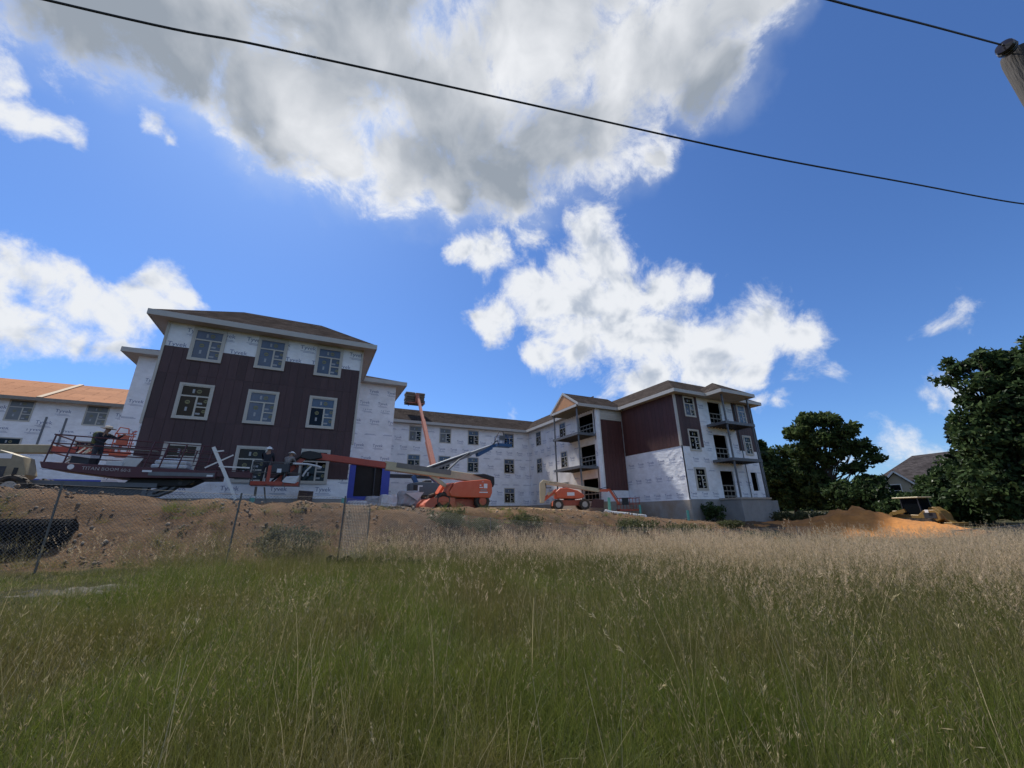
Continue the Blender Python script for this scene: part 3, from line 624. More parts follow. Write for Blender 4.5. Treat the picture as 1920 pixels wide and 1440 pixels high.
# --- end block: side face X = 27.15 (facing -X), end face Y = 22.85
SX, SY = 27.15, 22.85
mb = MB(); mb.box(SX + 0.17, 37.3, SY + 0.17 + 4.6, 34, 0.4, 11.4); mb.build('wall', M_WRAP, BLD)
mb = MB(); mb.box(SX - 0.03, SX + 0.14, SY - 0.03, PY + 0.1, -0.2, 2.52); mb.build('foundation', M_CONC, BLD)
mb = MB(); mb.box(SX + 0.14, 37.5, SY - 0.03, SY + 0.12, -0.2, 2.57); mb.build('foundation', M_CONCG, BLD)
SB = [2.52, 3.95, 5.4, 6.9]
wrap((SX, 0, 0), EY, NL, SY, PY, SB + [9.2, 11.4], (), M_WRAP, words=False)
for k in range(3): lettering((SX, 0, 0), (0, -1, 0), NL, -PY + 0.05, -SY - 0.05, SB[k] + .02, SB[k + 1] - .03, (), word=0.74, du=1.22, dz=1.3, phase=.45 * k, parent=BLD)
boards((SX, 0, 0), EY, NL, SY + 0.12, PY - 0.05, [6.84, 11.36], 0.43, M_SIDER)
mb = MB(); mb.box(SX - 0.06, SX + 0.10, SY - 0.065, SY - 0.005, 6.84, 11.36); mb.box(SX - 0.062, SX - 0.003, SY - 0.005, SY + 0.11, 6.84, 11.36); mb.build('corner_trim', M_TRIM, BLD)
ewin = [(28.84, 9.43), (28.82, 6.48), (28.9, 3.27)]; fwin = [(36.02, 6.48), (36.02, 9.45)]
edoor = [(31.36, 33.05, 9.0, 11.12), (31.36, 33.12, 5.85, 8.09), (31.43, 33.14, 2.66, 4.92), (35.55, 36.42, 3.3, 4.92)]
eh = [(x - .66, x + .66, z, z + 1.84) for x, z in ewin + fwin] + edoor
for b0, b1 in ((2.57, 5.4), (5.4, 6.86), (6.86, 9.2), (9.2, 11.4)):
    wrap((0, SY, 0), EX, NF, SX + 0.002, 37.5, [b0, b1], edoor, M_WRAP, words=False)
    lettering((0, SY, 0), EX, NF, SX + 0.1, 37.4, b0 + .03, b1 - .03, eh, word=0.72, du=1.3, dz=1.0, phase=b0 * .3, parent=BLD)
boards((0, SY, 0), EX, NF, SX + 0.14, 29.92, [6.84, 11.36], 0.42, M_SIDE, eh)
boards((0, SY, 0), EX, NF, 34.66, 37.42, [6.84, 11.36], 0.42, M_SIDE, eh)
mb = MB(); mb.box(37.42, 37.53, SY - 0.06, SY + 0.1, 2.6, 11.36); mb.build('corner_trim', M_STEELG, BLD)
for x, z in ewin: window(x, SY - 0.005, z, 0, 1.36, 1.86, 'trim', (M_GLASS, M_GLASSF, M_GLASSF, M_GLASS) if z > 9 else (M_GLASS,))
for x, z in fwin: window(x, SY - 0.005, z, 0, 1.1, 1.8, 'trim' if z < 9 else 'bare', (M_GLASS,) if z < 9 else (M_GLASSF,))
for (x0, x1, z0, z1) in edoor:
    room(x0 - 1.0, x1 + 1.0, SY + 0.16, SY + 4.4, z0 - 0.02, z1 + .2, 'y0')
    if x0 < 35:
        mb = MB()
        for zz in (0.12, 0.55, 1.0): mb.box(x0, x1, SY + 0.03, SY + 0.07, z0 + zz, z0 + zz + .09)
        for xx in np.linspace(x0 + .1, x1 - .15, 4): mb.box(xx, xx + .05, SY + .072, SY + .11, z0, z0 + 1.05)
        mb.build('guard_rail', M_STUDD, BLD)
    mb = MB()
    for xx in np.arange(x0 - .8, x1 + .8, 0.41): mb.box(xx, xx + .04, SY + 2.6, SY + 2.69, z0, z1 + .15)
    mb.build('stud_frame', M_STUD, BLD)
# porch foundation at the end block
mb = MB(); mb.box(30.75, 31.02, 20.95, SY - 0.03, -0.3, 2.50); mb.box(34.25, 34.52, 20.95, SY - .03, -0.3, 2.50); mb.box(31.02, 34.25, 20.95, 21.2, -0.3, 2.50); mb.build('porch_foundation', M_CONCG, BLD)
mb = MB(); mb.box(30.65, 34.62, 20.87, SY - 0.032, 2.50, 2.64); mb.build('porch_slab', M_CONC, BLD)
mb = MB(); mb.box(34.55, 37.6, 22.2, SY - .032, -0.3, 2.45); mb.build('retaining_wall', M_CONCG, BLD)
def balcony(x0, x1, y0, y1, z):
    mb = MB(); mb.box(x0 + 0.1, x1 - 0.02, y0 + 0.1, y1, z - 0.14, z - 0.02); sl = part(mb.build('balcony', M_STUDD, BLD), BLD)
    mb = MB(); t = 0.07
    mb.box(x0, x1, y0, y0 + t, z - 0.22, z + 0.02); mb.box(x0, x0 + t, y0 + t, y1, z - 0.22, z + 0.02); mb.box(x1 - t, x1, y0 + t, y1, z - 0.22, z + 0.02); mb.build('edge_beam', M_STEELG, sl)
    mb = MB()
    if x1 - x0 > y1 - y0:
        for xx in np.arange(x0 + .4, x1 - .2, .4): mb.box(xx, xx + .05, y0 + t, y1, z - .21, z - .145)
    else:
        for yy in np.arange(y0 + .4, y1 - .2, .4): mb.box(x0 + t, x1 - .02, yy, yy + .05, z - .21, z - .145)
    mb.build('joist', M_STEEL, sl)
for z in (8.88, 5.78): balcony(30.7, 34.6, 20.95, SY - 0.04, z)
for z in (8.88, 5.78): balcony(21.75, RX - 0.02, 29.75, 34.1, z)
for x, y, z0, z1 in ((31.0, 21.1, 2.64, 11.3), (34.4, 21.1, 2.64, 11.3), (21.95, 29.9, 2.1, 11.3), (21.95, 33.95, 2.1, 11.3)):
    mb = MB(); mb.box(x - .055, x + .055, y - .055, y + .055, z0, z1); mb.build('porch_post', M_STEELG, BLD)
for x in (34.9,):
    mb = MB(); mb.box(x, x + .05, SY - .12, SY - .06, 2.6, 11.3); mb.build('downpipe', M_STEELG, BLD)
# --- far-left wing, wall Y = 45.5
LY = 45.5
mb = MB(); mb.box(-48, -10.6, LY + .17, 56, 1.5, 11.2); mb.build('wall', M_WRAP, BLD)
lw = [-31.2, -26.6, -22.0, -17.4, -12.9]
lh = [(x - .72, x + .72, z, z + 1.75) for x in lw for z in (9.4, 6.3, 2.9)]
wrap((0, LY, 0), EX, NF, -48, -10.6, [2.3, 5.5, 8.3, 8.9, 11.2], lh, word=1.0, du=1.9, dz=1.05)
for x in lw:
    for z in (9.4, 6.3, 2.9): window(x, LY - .004, z, 0, 1.5, 1.78, 'bare', (M_GLASSB, M_GLASSB, M_GLASSB, M_GLASSB) if z > 9 else (M_GLASS,))
mb = MB(); mb.box(-48, -10.6, LY - .05, LY + .1, 1.2, 2.3); mb.build('foundation', M_CONCG, BLD)
mb = MB(); mb.box(-40, -8.0, LY - 0.02, LY - 0.006, 4.3, 4.9); mb.build('sheathing', M_BLUE, BLD)
for x in (-20.4, -24.6, -19.2, -15.0):
    mb = MB(); mb.box(x, x + .13, LY - .035, LY - .007, 7.0, 9.9); mb.build('furring_strip', M_STEELG, BLD)
# --- roofs
def hip_roof(x0, x1, y0, y1, z, s, m=M_SHING, hips='xXyY', fasc='xXyY', ov=0.28):
    """hips: sides that slope; others end in a gable"""
    W, D = x1 - x0, y1 - y0
    if W >= D:
        t = D / 2; xa = x0 + (t if 'x' in hips else 0); xb = x1 - (t if 'X' in hips else 0); ym = (y0 + y1) / 2; zr = z + s * t
        r0, r1 = (xa, ym, zr), (xb, ym, zr); A, B, Cc, Dd = (x0, y0, z), (x1, y0, z), (x1, y1, z), (x0, y1, z)
        vs = [A, B, Cc, Dd, r0, r1]; fs = [(0, 1, 5, 4), (2, 3, 4, 5), (1, 2, 5), (3, 0, 4), (3, 2, 1, 0)]
    else:
        t = W / 2; ya = y0 + (t if 'y' in hips else 0); yb = y1 - (t if 'Y' in hips else 0); xm = (x0 + x1) / 2; zr = z + s * t
        vs = [(x0, y0, z), (x1, y0, z), (x1, y1, z), (x0, y1, z), (xm, ya, zr), (xm, yb, zr)]; fs = [(1, 2, 5, 4), (3, 0, 4, 5), (0, 1, 4), (2, 3, 5), (3, 2, 1, 0)]
    mb = MB(); mb.add(vs, fs); o = part(mb.build('roof', m, BLD), BLD)
    mb = MB(); t = 0.035
    if 'y' in fasc: mb.box(x0 - t, x1 + t, y0 - t, y0 + 0.0, z - ov, z + .012)
    if 'Y' in fasc: mb.box(x0 - t, x1 + t, y1, y1 + t, z - ov, z + .012)
    if 'x' in fasc: mb.box(x0 - t, x0, y0, y1, z - ov, z + .012)
    if 'X' in fasc: mb.box(x1, x1 + t, y0, y1, z - ov, z + .012)
    if mb.v: mb.build('fascia', M_FASCIA, o)
    mb = MB(); mb.box(x0 + .01, x1 - .01, y0 + .01, y1 - .01, z - ov + .03, z - ov + .06); mb.build('soffit', M_SOFFIT, o)
    return o
EZV = 11.6
hip_roof(-8.32, 2.52, 23.43, 29.9, EZV, .667, fasc='xXy')
hip_roof(-11.25, 5.72, 29.84, 46.0, EZV - .006, .40, fasc='xXy')
def slope(x0, x1, y0, y1, z, zr, m, up='Y', name='roof'):
    mb = MB()
    if up == 'Y': mb.add([(x0, y0, z), (x1, y0, z), (x1, y1, zr), (x0, y1, zr), (x0, y1, z), (x1, y1, z)], [(0,1,2,3),(3,2,5,4),(0,3,4),(1,5,2),(0,4,5,1)])
    else: mb.add([(x0, y0, z), (x0, y1, z), (x1, y1, zr), (x1, y0, zr), (x1, y0, z), (x1, y1, z)], [(0,3,2,1),(2,3,4,5),(0,4,3),(1,2,5),(0,1,5,4)])
    return part(mb.build(name, m, BLD), BLD)
sb = slope(4.9, 26.4, 42.55, 46.2, EZV, 13.79, M_SHING)
mb = MB(); mb.box(4.9, 23.2, 42.51, 42.55, EZV - .28, EZV + .012); mb.build('fascia', M_FASCIA, sb)
mb = MB(); mb.box(4.9, 23.9, 42.56, BY, EZV - .25, EZV - .22); mb.build('soffit', M_SOFFIT, sb)
sr = slope(23.25, 26.4, 32.7, 46.2, EZV - .004, 13.78, M_SHING, 'X')
mb = MB(); mb.box(23.21, 23.25, 34.2, 42.5, EZV - .28, EZV + .012); mb.build('fascia', M_FASCIA, sr)
mb = MB(); mb.box(23.26, RX, 29.4, 42.5, EZV - .25, EZV - .22); mb.build('soffit', M_SOFFIT, sr)
# porch gable facing -X
g0, g1, gx, gz = 29.28, 34.22, 21.7, EZV; gm = (g0 + g1) / 2; gr = gz + .667 * (g1 - g0) / 2
mb = MB(); mb.add([(gx, g0, gz), (gx, gm, gr), (gx, g1, gz), (27.5, g0, gz), (27.5, gm, gr), (27.5, g1, gz)], [(0, 3, 4, 1), (1, 4, 5, 2), (0, 2, 5, 3), (3, 5, 4)]); pr_ = part(mb.build('roof', M_SHING, BLD), BLD)
mb = MB(); mb.add([(gx + .05, g0 + .1, gz - .02), (gx + .05, g1 - .1, gz - .02), (gx + .05, gm, gr - .08)], [(0, 1, 2)]); mb.add([(gx + .02, g0 + .1, gz - .02), (gx + .02, g1 - .1, gz - .02), (gx + .02, gm, gr - .08)], [(0, 2, 1)]); mb.build('gable_panel', M_PLYG, pr_)
mb = MB()
for a, b in ((g0, gm), (g1, gm)):
    d = (0.667 * .11)
    mb.add([(gx - .03, a, gz - .20), (gx - .03, a, gz + .03), (gx - .03, b, gr + .03), (gx - .03, b, gr - .22), (gx + .018, a, gz - .20), (gx + .018, a, gz + .03), (gx + .018, b, gr + .03), (gx + .018, b, gr - .22)], [(0,1,2,3),(4,7,6,5),(0,3,7,4),(1,5,6,2),(0,4,5,1),(2,6,7,3)])
mb.box(gx - .03, gx + .018, g0 + .25, g1 - .25, gz - .26, gz - .03)
mb.build('rake_board', M_FASCIA, pr_)
mb = MB(); mb.box(gx + .02, 27.0, g0 - .035, g0, gz - .28, gz + .012); mb.build('fascia', M_FASCIA, pr_)
mb = MB(); mb.box(gx + .03, RX, g0 + .01, g1 - .02, gz - .24, gz - .21)
for yy in np.arange(g0 + .3, g1, .41): mb.box(gx + .05, RX - .02, yy, yy + .045, gz - .34, gz - .242)
mb.build('soffit', M_STUDD, pr_)
# end block roofs: cross hip
hip_roof(26.5, 38.3, 22.2, 28.8, EZV, .667, hips='xXyY', fasc='xXy')
ob = MB(); xm, zr = 29.8, EZV + .667 * 3.3 - .006
ob.add([(26.5, 25.0, EZV - .006), (33.1, 25.0, EZV - .006), (33.1, 45, EZV - .006), (26.5, 45, EZV - .006), (xm, 25.6, zr), (xm, 45, zr)], [(0, 4, 5, 3), (1, 2, 5, 4), (0, 1, 4), (2, 3, 5), (0, 3, 2, 1)]); o = part(ob.build('roof', M_SHING, BLD), BLD)
mb = MB(); mb.box(26.465, 26.5, 28.81, 29.27, EZV - .28, EZV + .006); mb.build('fascia', M_FASCIA, o)
hip_roof(30.35, 34.85, 20.62, 25.12, EZV - .012, .667, hips='xXyY', fasc='xXy')
# far-left roof: battens and plywood sheets
sl = slope(-48, -11.2, 44.85, 50.2, 11.3, 14.0, M_STUDD, name='roof')
mb = MB(); mb.box(-48, -11.2, 44.80, 44.85, 11.06, 11.33); mb.build('fascia', M_STUDD, sl)
uy, uz = 5.35, 2.7; ln = math.hypot(uy, uz); uy /= ln; uz /= ln
sheet = {}
for j in range(5):
    xx = -47.9 - (j % 2) * 1.22
    while xx < -11.3:
        a0 = max(xx, -47.9); a1 = min(xx + 2.42, -11.25)
        if a1 - a0 > .3 and a1 > -40:
            lo = j * 1.2 + .01; hi = min(lo + 1.185, 5.95); wdt = round(a1 - a0, 2); kk = (wdt, round(hi - lo, 2))
            if kk not in sheet:
                mb = MB(); h = hi - lo
                mb.add([(x, t * uy - n * uz, t * uz + n * uy) for n in (0.004, .02) for x, t in ((0, 0), (wdt - .012, 0), (wdt - .012, h), (0, h))], [(0,3,2,1),(4,5,6,7),(0,1,5,4),(1,2,6,5),(2,3,7,6),(3,0,4,7)])
                sheet[kk] = mb.mesh('plywood_sheet', M_PLY)
            if not (-23.2 < (a0 + a1) / 2 < -22.6 and False):
                link('plywood_sheet', sheet[kk], sl, Vector((a0, 44.85 + lo * uy, 11.3 + lo * uz)) - org(BLD))
        xx += 2.44
mb = MB(); mb.bar((-20.9, 44.80, 11.36), (-20.9, 50.2, 14.07), .34, .06, (0, -uz, uy)); mb.build('valley_board', M_STUD, sl)

# --- steel canopy frame standing in the court
mb = MB(); mb.box(5.8, 14.2, 38.0, 38.14, 5.0, 5.35); cn = thing('canopy_frame', 'dark steel canopy frame on thin posts standing in the courtyard', 'canopy', (10, 38, 2.3)); mb.build('beam', M_STEEL, cn)
for x in (6.2, 14.1):
    mb = MB(); mb.box(x - .06, x + .06, 38.0, 38.12, 2.2, 5.0); mb.build('post', M_STEEL, cn)

# ------------------------------------------------------------------ machines
def wheel(parent, c, r, w, axis=(0, 1, 0), rim_m=M_RIM):
    c = Vector(c); a = Vector(axis).normalized(); mb = MB(); h = w / 2
    mb.lathe(c, a, [(-h * .8, r * .55), (-h, r * .72), (-h * .92, r * .92), (-h * .6, r), (h * .6, r), (h * .92, r * .92), (h, r * .72), (h * .8, r * .55)], 22)
    u = Vector((0, 0, 1)); x = a.cross(u).normalized()
    for i in range(16):
        t = 2 * math.pi * i / 16; d = x * math.cos(t) + u * math.sin(t); s = 1 if i % 2 else -1
        mb.bar(c + d * (r * 1.0) - a * (h * .1 * s), c + d * (r * 1.0) + a * (h * .9 * s), r * .13, r * .09, d)
    o = part(mb.build('wheel', M_RUBBER, parent), parent)
    mb = MB(); mb.lathe(c, a, [(-h * .86, r * .56), (-h * .86, r * .5), (-h * .5, r * .42), (-h * .5, r * .2), (-h * .95, r * .18), (-h * .95, .01)], 18)
    mb.lathe(c, a, [(h * .86, r * .56), (h * .86, r * .5), (h * .5, r * .42), (h * .5, r * .2), (h * .95, r * .18), (h * .95, .01)], 18)
    mb.build('rim', rim_m, o); return o
def flat_text(txt, p, u, up, h, m, parent, name='lettering', shear=0.0, off=0.0):
    v, f, w = text_tris(txt); hh = max(y for x, y in v); s = h / hh; p = Vector(p); u = Vector(u).normalized(); up = Vector(up).normalized()
    mb = MB(); mb.add([p + u * ((x + shear * y) * s) + up * (y * s) for x, y in v], f); return mb.build(name, m, parent)
def basket(parent, x0, x1, y0, y1, z0, h=1.08, rail_m=M_GALV, floor_m=M_REDBOOM, kick=0.18, mids=1):
    mb = MB(); mb.box(x0, x1, y0, y1, z0, z0 + .05)
    for b in ((x0, x1, y0 - .012, y0 + .012), (x0, x1, y1 - .012, y1 + .012), (x0 - .012, x0 + .012, y0 + .014, y1 - .014), (x1 - .012, x1 + .012, y0 + .014, y1 - .014)): mb.box(*b, z0 + .052, z0 + kick)
    bk = part(mb.build('basket', floor_m, parent), parent)
    mb = MB(); r = 0.024
    for x in np.linspace(x0, x1, 4):
        for y in (y0, y1): mb.tube((x, y, z0), (x, y, z0 + h), r, n=6)
    for k in range(mids + 1):
        z = z0 + h - k * h * .45
        for y in (y0, y1): mb.tube((x0, y, z), (x1, y, z), r, n=6)
        for x in (x0, x1): mb.tube((x, y0, z), (x, y1, z), r, n=6)
    mb.build('rail', rail_m, bk); return bk

# 1 --- large orange boom lift in the court; boom reaches left across the facade
L1 = thing('boom_lift', 'large orange boom lift with long cream and red boom reaching across the maroon facade', 'boom lift', (8.3, 23, 1.85), group='boom lifts on the site')
y0, y1 = 22.0, 24.3
mb = MB()
prof = [(5.75, 1.95), (5.75, 2.2), (6.05, 2.48), (6.5, 2.56), (9.0, 2.5), (9.2, 2.42), (9.25, 2.1), (9.0, 1.95)]
mb.prism(prof, y0 + .42, y1 - .42); mb.build('chassis', M_ORANGED, L1, bevel=.03)
for yy in (y0, y1 - .5):
    mb = MB()
    pr_f = [(5.62, 1.95), (5.7, 2.3), (5.95, 2.52), (6.6, 2.60), (7.35, 2.56), (7.45, 1.95), (7.2, 1.95)] + [(6.7 + .52 * math.cos(t), 1.95 + .42 * math.sin(t)) for t in np.linspace(.15, math.pi - .15, 8)] + [(6.15, 1.95)]
    mb.prism(pr_f, yy, yy + .4); mb.build('fender', M_ORANGED, L1, bevel=.015)
for x in (6.7, 9.05):
    for yy in (y0 + .2, y1 - .25): wheel(L1, (x, yy, ghs(x, yy) + .44), .45, .42, rim_m=M_ORANGED)
mb = MB(); mb.lathe((7.9, 23.15, 2.42), (0, 0, 1), [(0, .62), (.18, .62), (.18, .5), (.3, .5)], 20); mb.build('turntable', M_STEEL, L1)
body = [(6.85, 2.62), (6.72, 2.85), (7.05, 3.38), (7.35, 3.46), (9.25, 3.62), (9.52, 3.56), (9.62, 3.3), (9.62, 2.85), (9.5, 2.56), (7.4, 2.58)]
mb = MB(); mb.prism([(x + .26 if x < 7.5 else x, z) for x, z in body], y0 - .05, y0 + .85); mb.build('engine_cover', M_ORANGE, L1, bevel=.07, smooth=True, seg=3)
mb = MB(); mb.prism([(6.92, 2.66), (6.78, 2.86), (7.08, 3.34), (7.20, 3.40), (6.98, 2.88), (7.06, 2.64)], y0 - .03, y0 + .8); mb.build('cover_lip', M_ORANGED, L1, bevel=.02)
mb = MB(); mb.prism(body, y1 - 1.0, y1 - .1); mb.build('engine_cover', M_ORANGE, L1, bevel=.06, smooth=True, seg=2)
mb = MB(); mb.box(7.2, 9.3, y0 + .87, y1 - 1.02, 2.7, 3.2); mb.build('turret', M_STEEL, L1)
yb = y0 - .056
mb = MB(); mb.box(9.08, 9.3, yb - .006, yb, 3.1, 3.36); mb.box(8.8, 9.02, yb - .006, yb, 3.12, 3.17); mb.box(8.8, 9.33, yb - .006, yb, 2.84, 2.90); mb.box(8.82, 8.92, yb - .006, yb, 3.24, 3.30)
mb.build('decal', M_PAPER, L1)
mb = MB(); mb.box(8.86, 9.28, yb - .006, yb, 2.96, 3.04); mb.build('decal', mat('grey_decal', (.3, .25, .23)), L1)
flat_text('JLG', (8.95, y0 - .058, 3.42), (1, 0, 0.05), (0, 0, 1), .085, M_PAPER, L1)
# boom: cream base, red inner section, black knuckle, red jib
by = 22.75
def at(x, z): return (x, by, z)
B0, B1, B2, B3 = at(9.55, 3.66), at(7.0, 3.92), at(3.55, 4.27), at(-0.45, 4.68)
mb = MB(); mb.bar(B0, B2, .40, .46); cream = part(mb.build('boom', M_CREAM, L1, bevel=.03), L1)
mb = MB(); mb.bar(at(7.25, 3.99), at(4.1, 4.32), .44, .27); mb.build('boom_cover', mat('grey_boom_cover', (.17, .16, .145), .55, var=.2), cream)
mb = MB(); mb.bar(at(3.9, 4.26), B3, .28, .34); mb.build('inner_boom', M_REDBOOM, cream, bevel=.02)
mb = MB(); mb.bar(at(4.45, 4.36), at(3.5, 4.46), .38, .10); mb.build('boom_collar', M_CREAM, cream)
mb = MB(); mb.prism([(8.6, 3.94), (9.35, 3.98), (9.98, 3.82), (10.0, 3.40), (9.9, 3.2), (9.72, 3.62)], by - .3, by + .3); mb.build('boom_end_box', M_BLACK, L1, bevel=.02)
mb = MB(); mb.bar((7.15, by, 3.15), (6.0, by, 3.9), .16, .2); mb.build('lift_cylinder', M_CREAM, L1)
mb = MB(); mb.prism([(-.62, 4.78), (-.25, 4.86), (.25, 4.78), (.35, 4.52), (-.2, 4.40), (-.7, 4.5)], by - .24, by + .24); kn = mb.build('knuckle', M_BLACK, L1, bevel=.03)
J0, J1 = at(-.42, 4.62), (-1.62, by - .12, 3.16)
mb = MB(); mb.bar(J0, J1, .20, .22); mb.build('jib', M_REDBOOM, L1, bevel=.02)
mb = MB(); mb.path([(-.5, by - .14, 4.74), (-1.0, by - .2, 4.22), (-1.5, by - .2, 3.55), (-1.75, by - .1, 3.3)], .045, 8); mb.path([(-.42, by - .2, 4.8), (-.95, by - .27, 4.3), (-1.62, by - .2, 3.45)], .035, 8); mb.build('hydraulic_hose', M_BLACK, L1)
bx0, bx1, byy0, byy1, bz = -2.52, -0.52, 21.78, 22.52, 3.07
basket(L1, bx0, bx1, byy0, byy1, bz, 1.06)
mb = MB(); mb.box(-1.75, -1.05, byy0 - .10, byy0 - .03, bz + .62, bz + .98); mb.build('control_box', M_STEEL, L1)
mb = MB(); mb.box(-1.52, -1.34, byy0 - .112, byy0 - .102, bz + .58, bz + .76); mb.build('decal', M_PAPER, L1)
mb = MB(); mb.box(-1.9, -1.76, byy0 - .03, byy0 + .03, bz + .05, bz + .9); mb.build('basket_mount', M_REDBOOM, L1)
mb = MB(); mb.add([(-1.25, byy0 - .03, bz + .2), (-.62, byy0 - .03, bz + .16), (-.56, byy0 - .035, bz + .46), (-1.1, byy0 - .04, bz + .42), (-1.2, byy0 - .09, bz + .14), (-.7, byy0 - .09, bz + .1), (-.6, byy0 - .08, bz + .4), (-1.12, byy0 - .1, bz + .38)], [(4,5,6,7),(0,3,2,1),(0,1,5,4),(1,2,6,5),(2,3,7,6),(3,0,4,7)]); mb.build('hanging_sheet', M_PLASTIC, L1)
mb = MB(); mb.path([(-.9, byy0 - .02, bz + 1.03), (-.3, byy0 - .1, bz + 1.02), (.1, byy0 - .1, bz + .95), (.35, byy0 - .05, bz + .88)], .05, 7); mb.path([(-.1, byy0 - .08, bz + .95), (-.3, byy0 - .05, bz + .7), (-.42, byy0, bz + .45)], .045, 7); mb.build('wrapped_cable', M_PLASTIC, L1)

# 2 --- small orange boom lift beside the right wing, basket lowered to the ground
gz2 = ghs(20.6, 30)
L2 = thing('boom_lift', 'orange and cream boom lift with basket set down by the red-brown wing', 'boom lift', (20.7, 30.2, gz2), R(-24), group='boom lifts on the site', local=True)
mb = MB(); mb.prism([(-1.55, .35), (-1.5, .75), (-.9, .85), (.9, .82), (1.6, .72), (1.6, .38)], -.45, .45); mb.build('chassis', M_ORANGED, L2, bevel=.03)
for x in (-1.15, 1.15):
    for y in (-.85, .85): wheel(L2, (x, y, .44), .45, .36)
    mb = MB(); mb.bar((x, -.8, .44), (x, .8, .44), .16, .16); mb.build('axle', M_ORANGED, L2)
mb = MB(); mb.prism([(-1.25, .98), (-1.32, 1.5), (-.95, 1.82), (-.3, 1.86), (.6, 1.62), (1.18, 1.25), (1.2, 1.05), (.8, .92)], -.82, -.12); mb.build('engine_cover', M_ORANGE, L2, bevel=.1, smooth=True, seg=3)
mb = MB(); mb.prism([(-1.25, .98), (-1.3, 1.5), (-.9, 1.78), (.6, 1.6), (1.15, 1.2), (.8, .92)], .2, .82); mb.build('engine_cover', M_ORANGE, L2, bevel=.08, smooth=True, seg=2)
mb = MB(); mb.box(-.32, .32, -.832, -.826, 1.18, 1.46); mb.build('decal', M_PAPER, L2)
mb = MB(); mb.lathe((0, 0, .8), (0, 0, 1), [(0, .5), (.2, .5)], 16); mb.build('turntable', M_STEEL, L2)
mb = MB(); mb.prism([(-2.62, .62), (-2.6, 2.35), (-2.3, 2.62), (-1.95, 2.55), (-2.05, 2.0), (-2.1, 1.5), (-2.25, .62)], -.2, .2); mb.build('tower_link', M_CREAM, L2, bevel=.03)
mb = MB(); mb.bar((-2.35, -.12, .78), (-1.2, -.12, 1.62), .14, .18); mb.bar((-2.3, .12, 1.0), (-1.1, .12, 1.75), .14, .18); mb.build('lower_arm', M_ORANGE, L2)
mb = MB(); mb.bar((-1.9, 0, 1.32), (-1.0, 0, 1.5), .3, .36); mb.build('arm_plate', M_CREAM, L2)
mb = MB(); mb.bar((-2.35, 0, 2.44), (2.75, 0, 1.62), .28, .34); bm_ = part(mb.build('boom', M_CREAM, L2, bevel=.03), L2)
dv = Vector((5.1, 0, -.82)).normalized()
flat_text('JLG LIFT', Vector((-1.75, -.146, 2.32)), dv, (0.16, 0, 1), .17, M_BLACK, bm_, shear=.15)
mb = MB(); mb.bar((2.7, 0, 1.64), (3.5, 0, 1.62), .2, .24); mb.bar((3.4, 0, 1.6), (3.75, 0, 1.72), .22, .22); mb.build('inner_boom', M_ORANGE, bm_)
mb = MB(); mb.bar((3.65, 0, 1.74), (4.42, -.1, .38), .16, .2); mb.build('jib', M_ORANGE, L2)
mb = MB(); mb.path([(2.6, -.16, 1.72), (3.4, -.16, 1.9), (3.9, -.14, 1.62), (4.3, -.16, .9)], .03, 6); mb.path([(-2.1, -.2, 2.3), (-2.05, -.24, 1.9), (-1.6, -.22, 1.9)], .04, 6); mb.build('hydraulic_hose', M_BLACK, L2)
bk2 = basket(L2, 4.35, 6.1, -.5, .4, -.18, 1.1, M_REDBOOM, M_REDBOOM)
mb = MB(); mb.box(4.55, 5.1, -.62, -.52, .35, .95); mb.build('control_box', M_BLACK, bk2)

# 3 --- grey and blue boom lift behind the big orange one
gz3 = ghs(8.3, 30.5)
L3 = thing('boom_lift', 'charcoal and blue boom lift with boom raised to an upper window of the back wing', 'boom lift', (8.3, 30.0, gz3), group='boom lifts on the site')
mb = MB(); mb.prism([(6.5, gz3 + .4), (6.6, gz3 + .85), (9.6, gz3 + .85), (9.8, gz3 + .4)], 30.2, 31.4); mb.build('chassis', M_STEEL, L3)
for x in (6.95, 9.4):
    for y in (30.0, 31.6): wheel(L3, (x, y, gz3 + .47), .48, .4)
mb = MB(); mb.prism([(6.45, gz3 + 1.0), (6.45, gz3 + 1.85), (7.2, gz3 + 1.98), (8.7, gz3 + 1.92), (9.35, gz3 + 1.72), (9.55, gz3 + 1.4), (9.4, gz3 + 1.0)], 29.7, 30.7); mb.build('engine_cover', M_GENIE, L3, bevel=.08, smooth=True, seg=2)
mb = MB(); mb.box(6.72, 7.0, 29.685, 29.69, gz3 + 1.2, gz3 + 1.75); mb.build('cover_vent', M_BLACK, L3)
mb = MB(); mb.box(7.06, 7.16, 29.685, 29.69, gz3 + 1.2, gz3 + 1.72); mb.box(7.162, 7.4, 29.685, 29.69, gz3 + 1.62, gz3 + 1.72); mb.build('decal', M_PAPER, L3)
mb = MB(); mb.box(6.8, 9.3, 30.72, 31.5, gz3 + 1.0, gz3 + 1.6); mb.build('engine_cover', M_GENIE, L3, bevel=.06)
mb = MB(); mb.bar((6.9, 30.9, gz3 + 2.5), (7.35, 30.9, gz3 + 1.7), .3, .3); mb.bar((8.2, 30.8, gz3 + 2.6), (8.9, 30.8, gz3 + 2.0), .3, .34); mb.build('lift_arm', M_GENIEB, L3)
G0, G1 = Vector((7.1, 31.0, 4.72)), Vector((16.0, 36.8, 8.30))
dG = (G1 - G0).normalized()
mb = MB(); mb.bar(G0, G0 + dG * 7.4, .34, .42); mb.build('boom', M_BOOMG, L3, bevel=.02)
mb = MB(); mb.bar(G0 + dG * 7.2, G1, .24, .28); mb.build('inner_boom', M_BOOMG, L3)
mb = MB(); mb.bar(G0 + dG * .2 + Vector((0, -.2, .02)), G0 + dG * 7.2 + Vector((0, -.2, .02)), .03, .16); mb.build('boom_stripe', M_STEEL, L3)
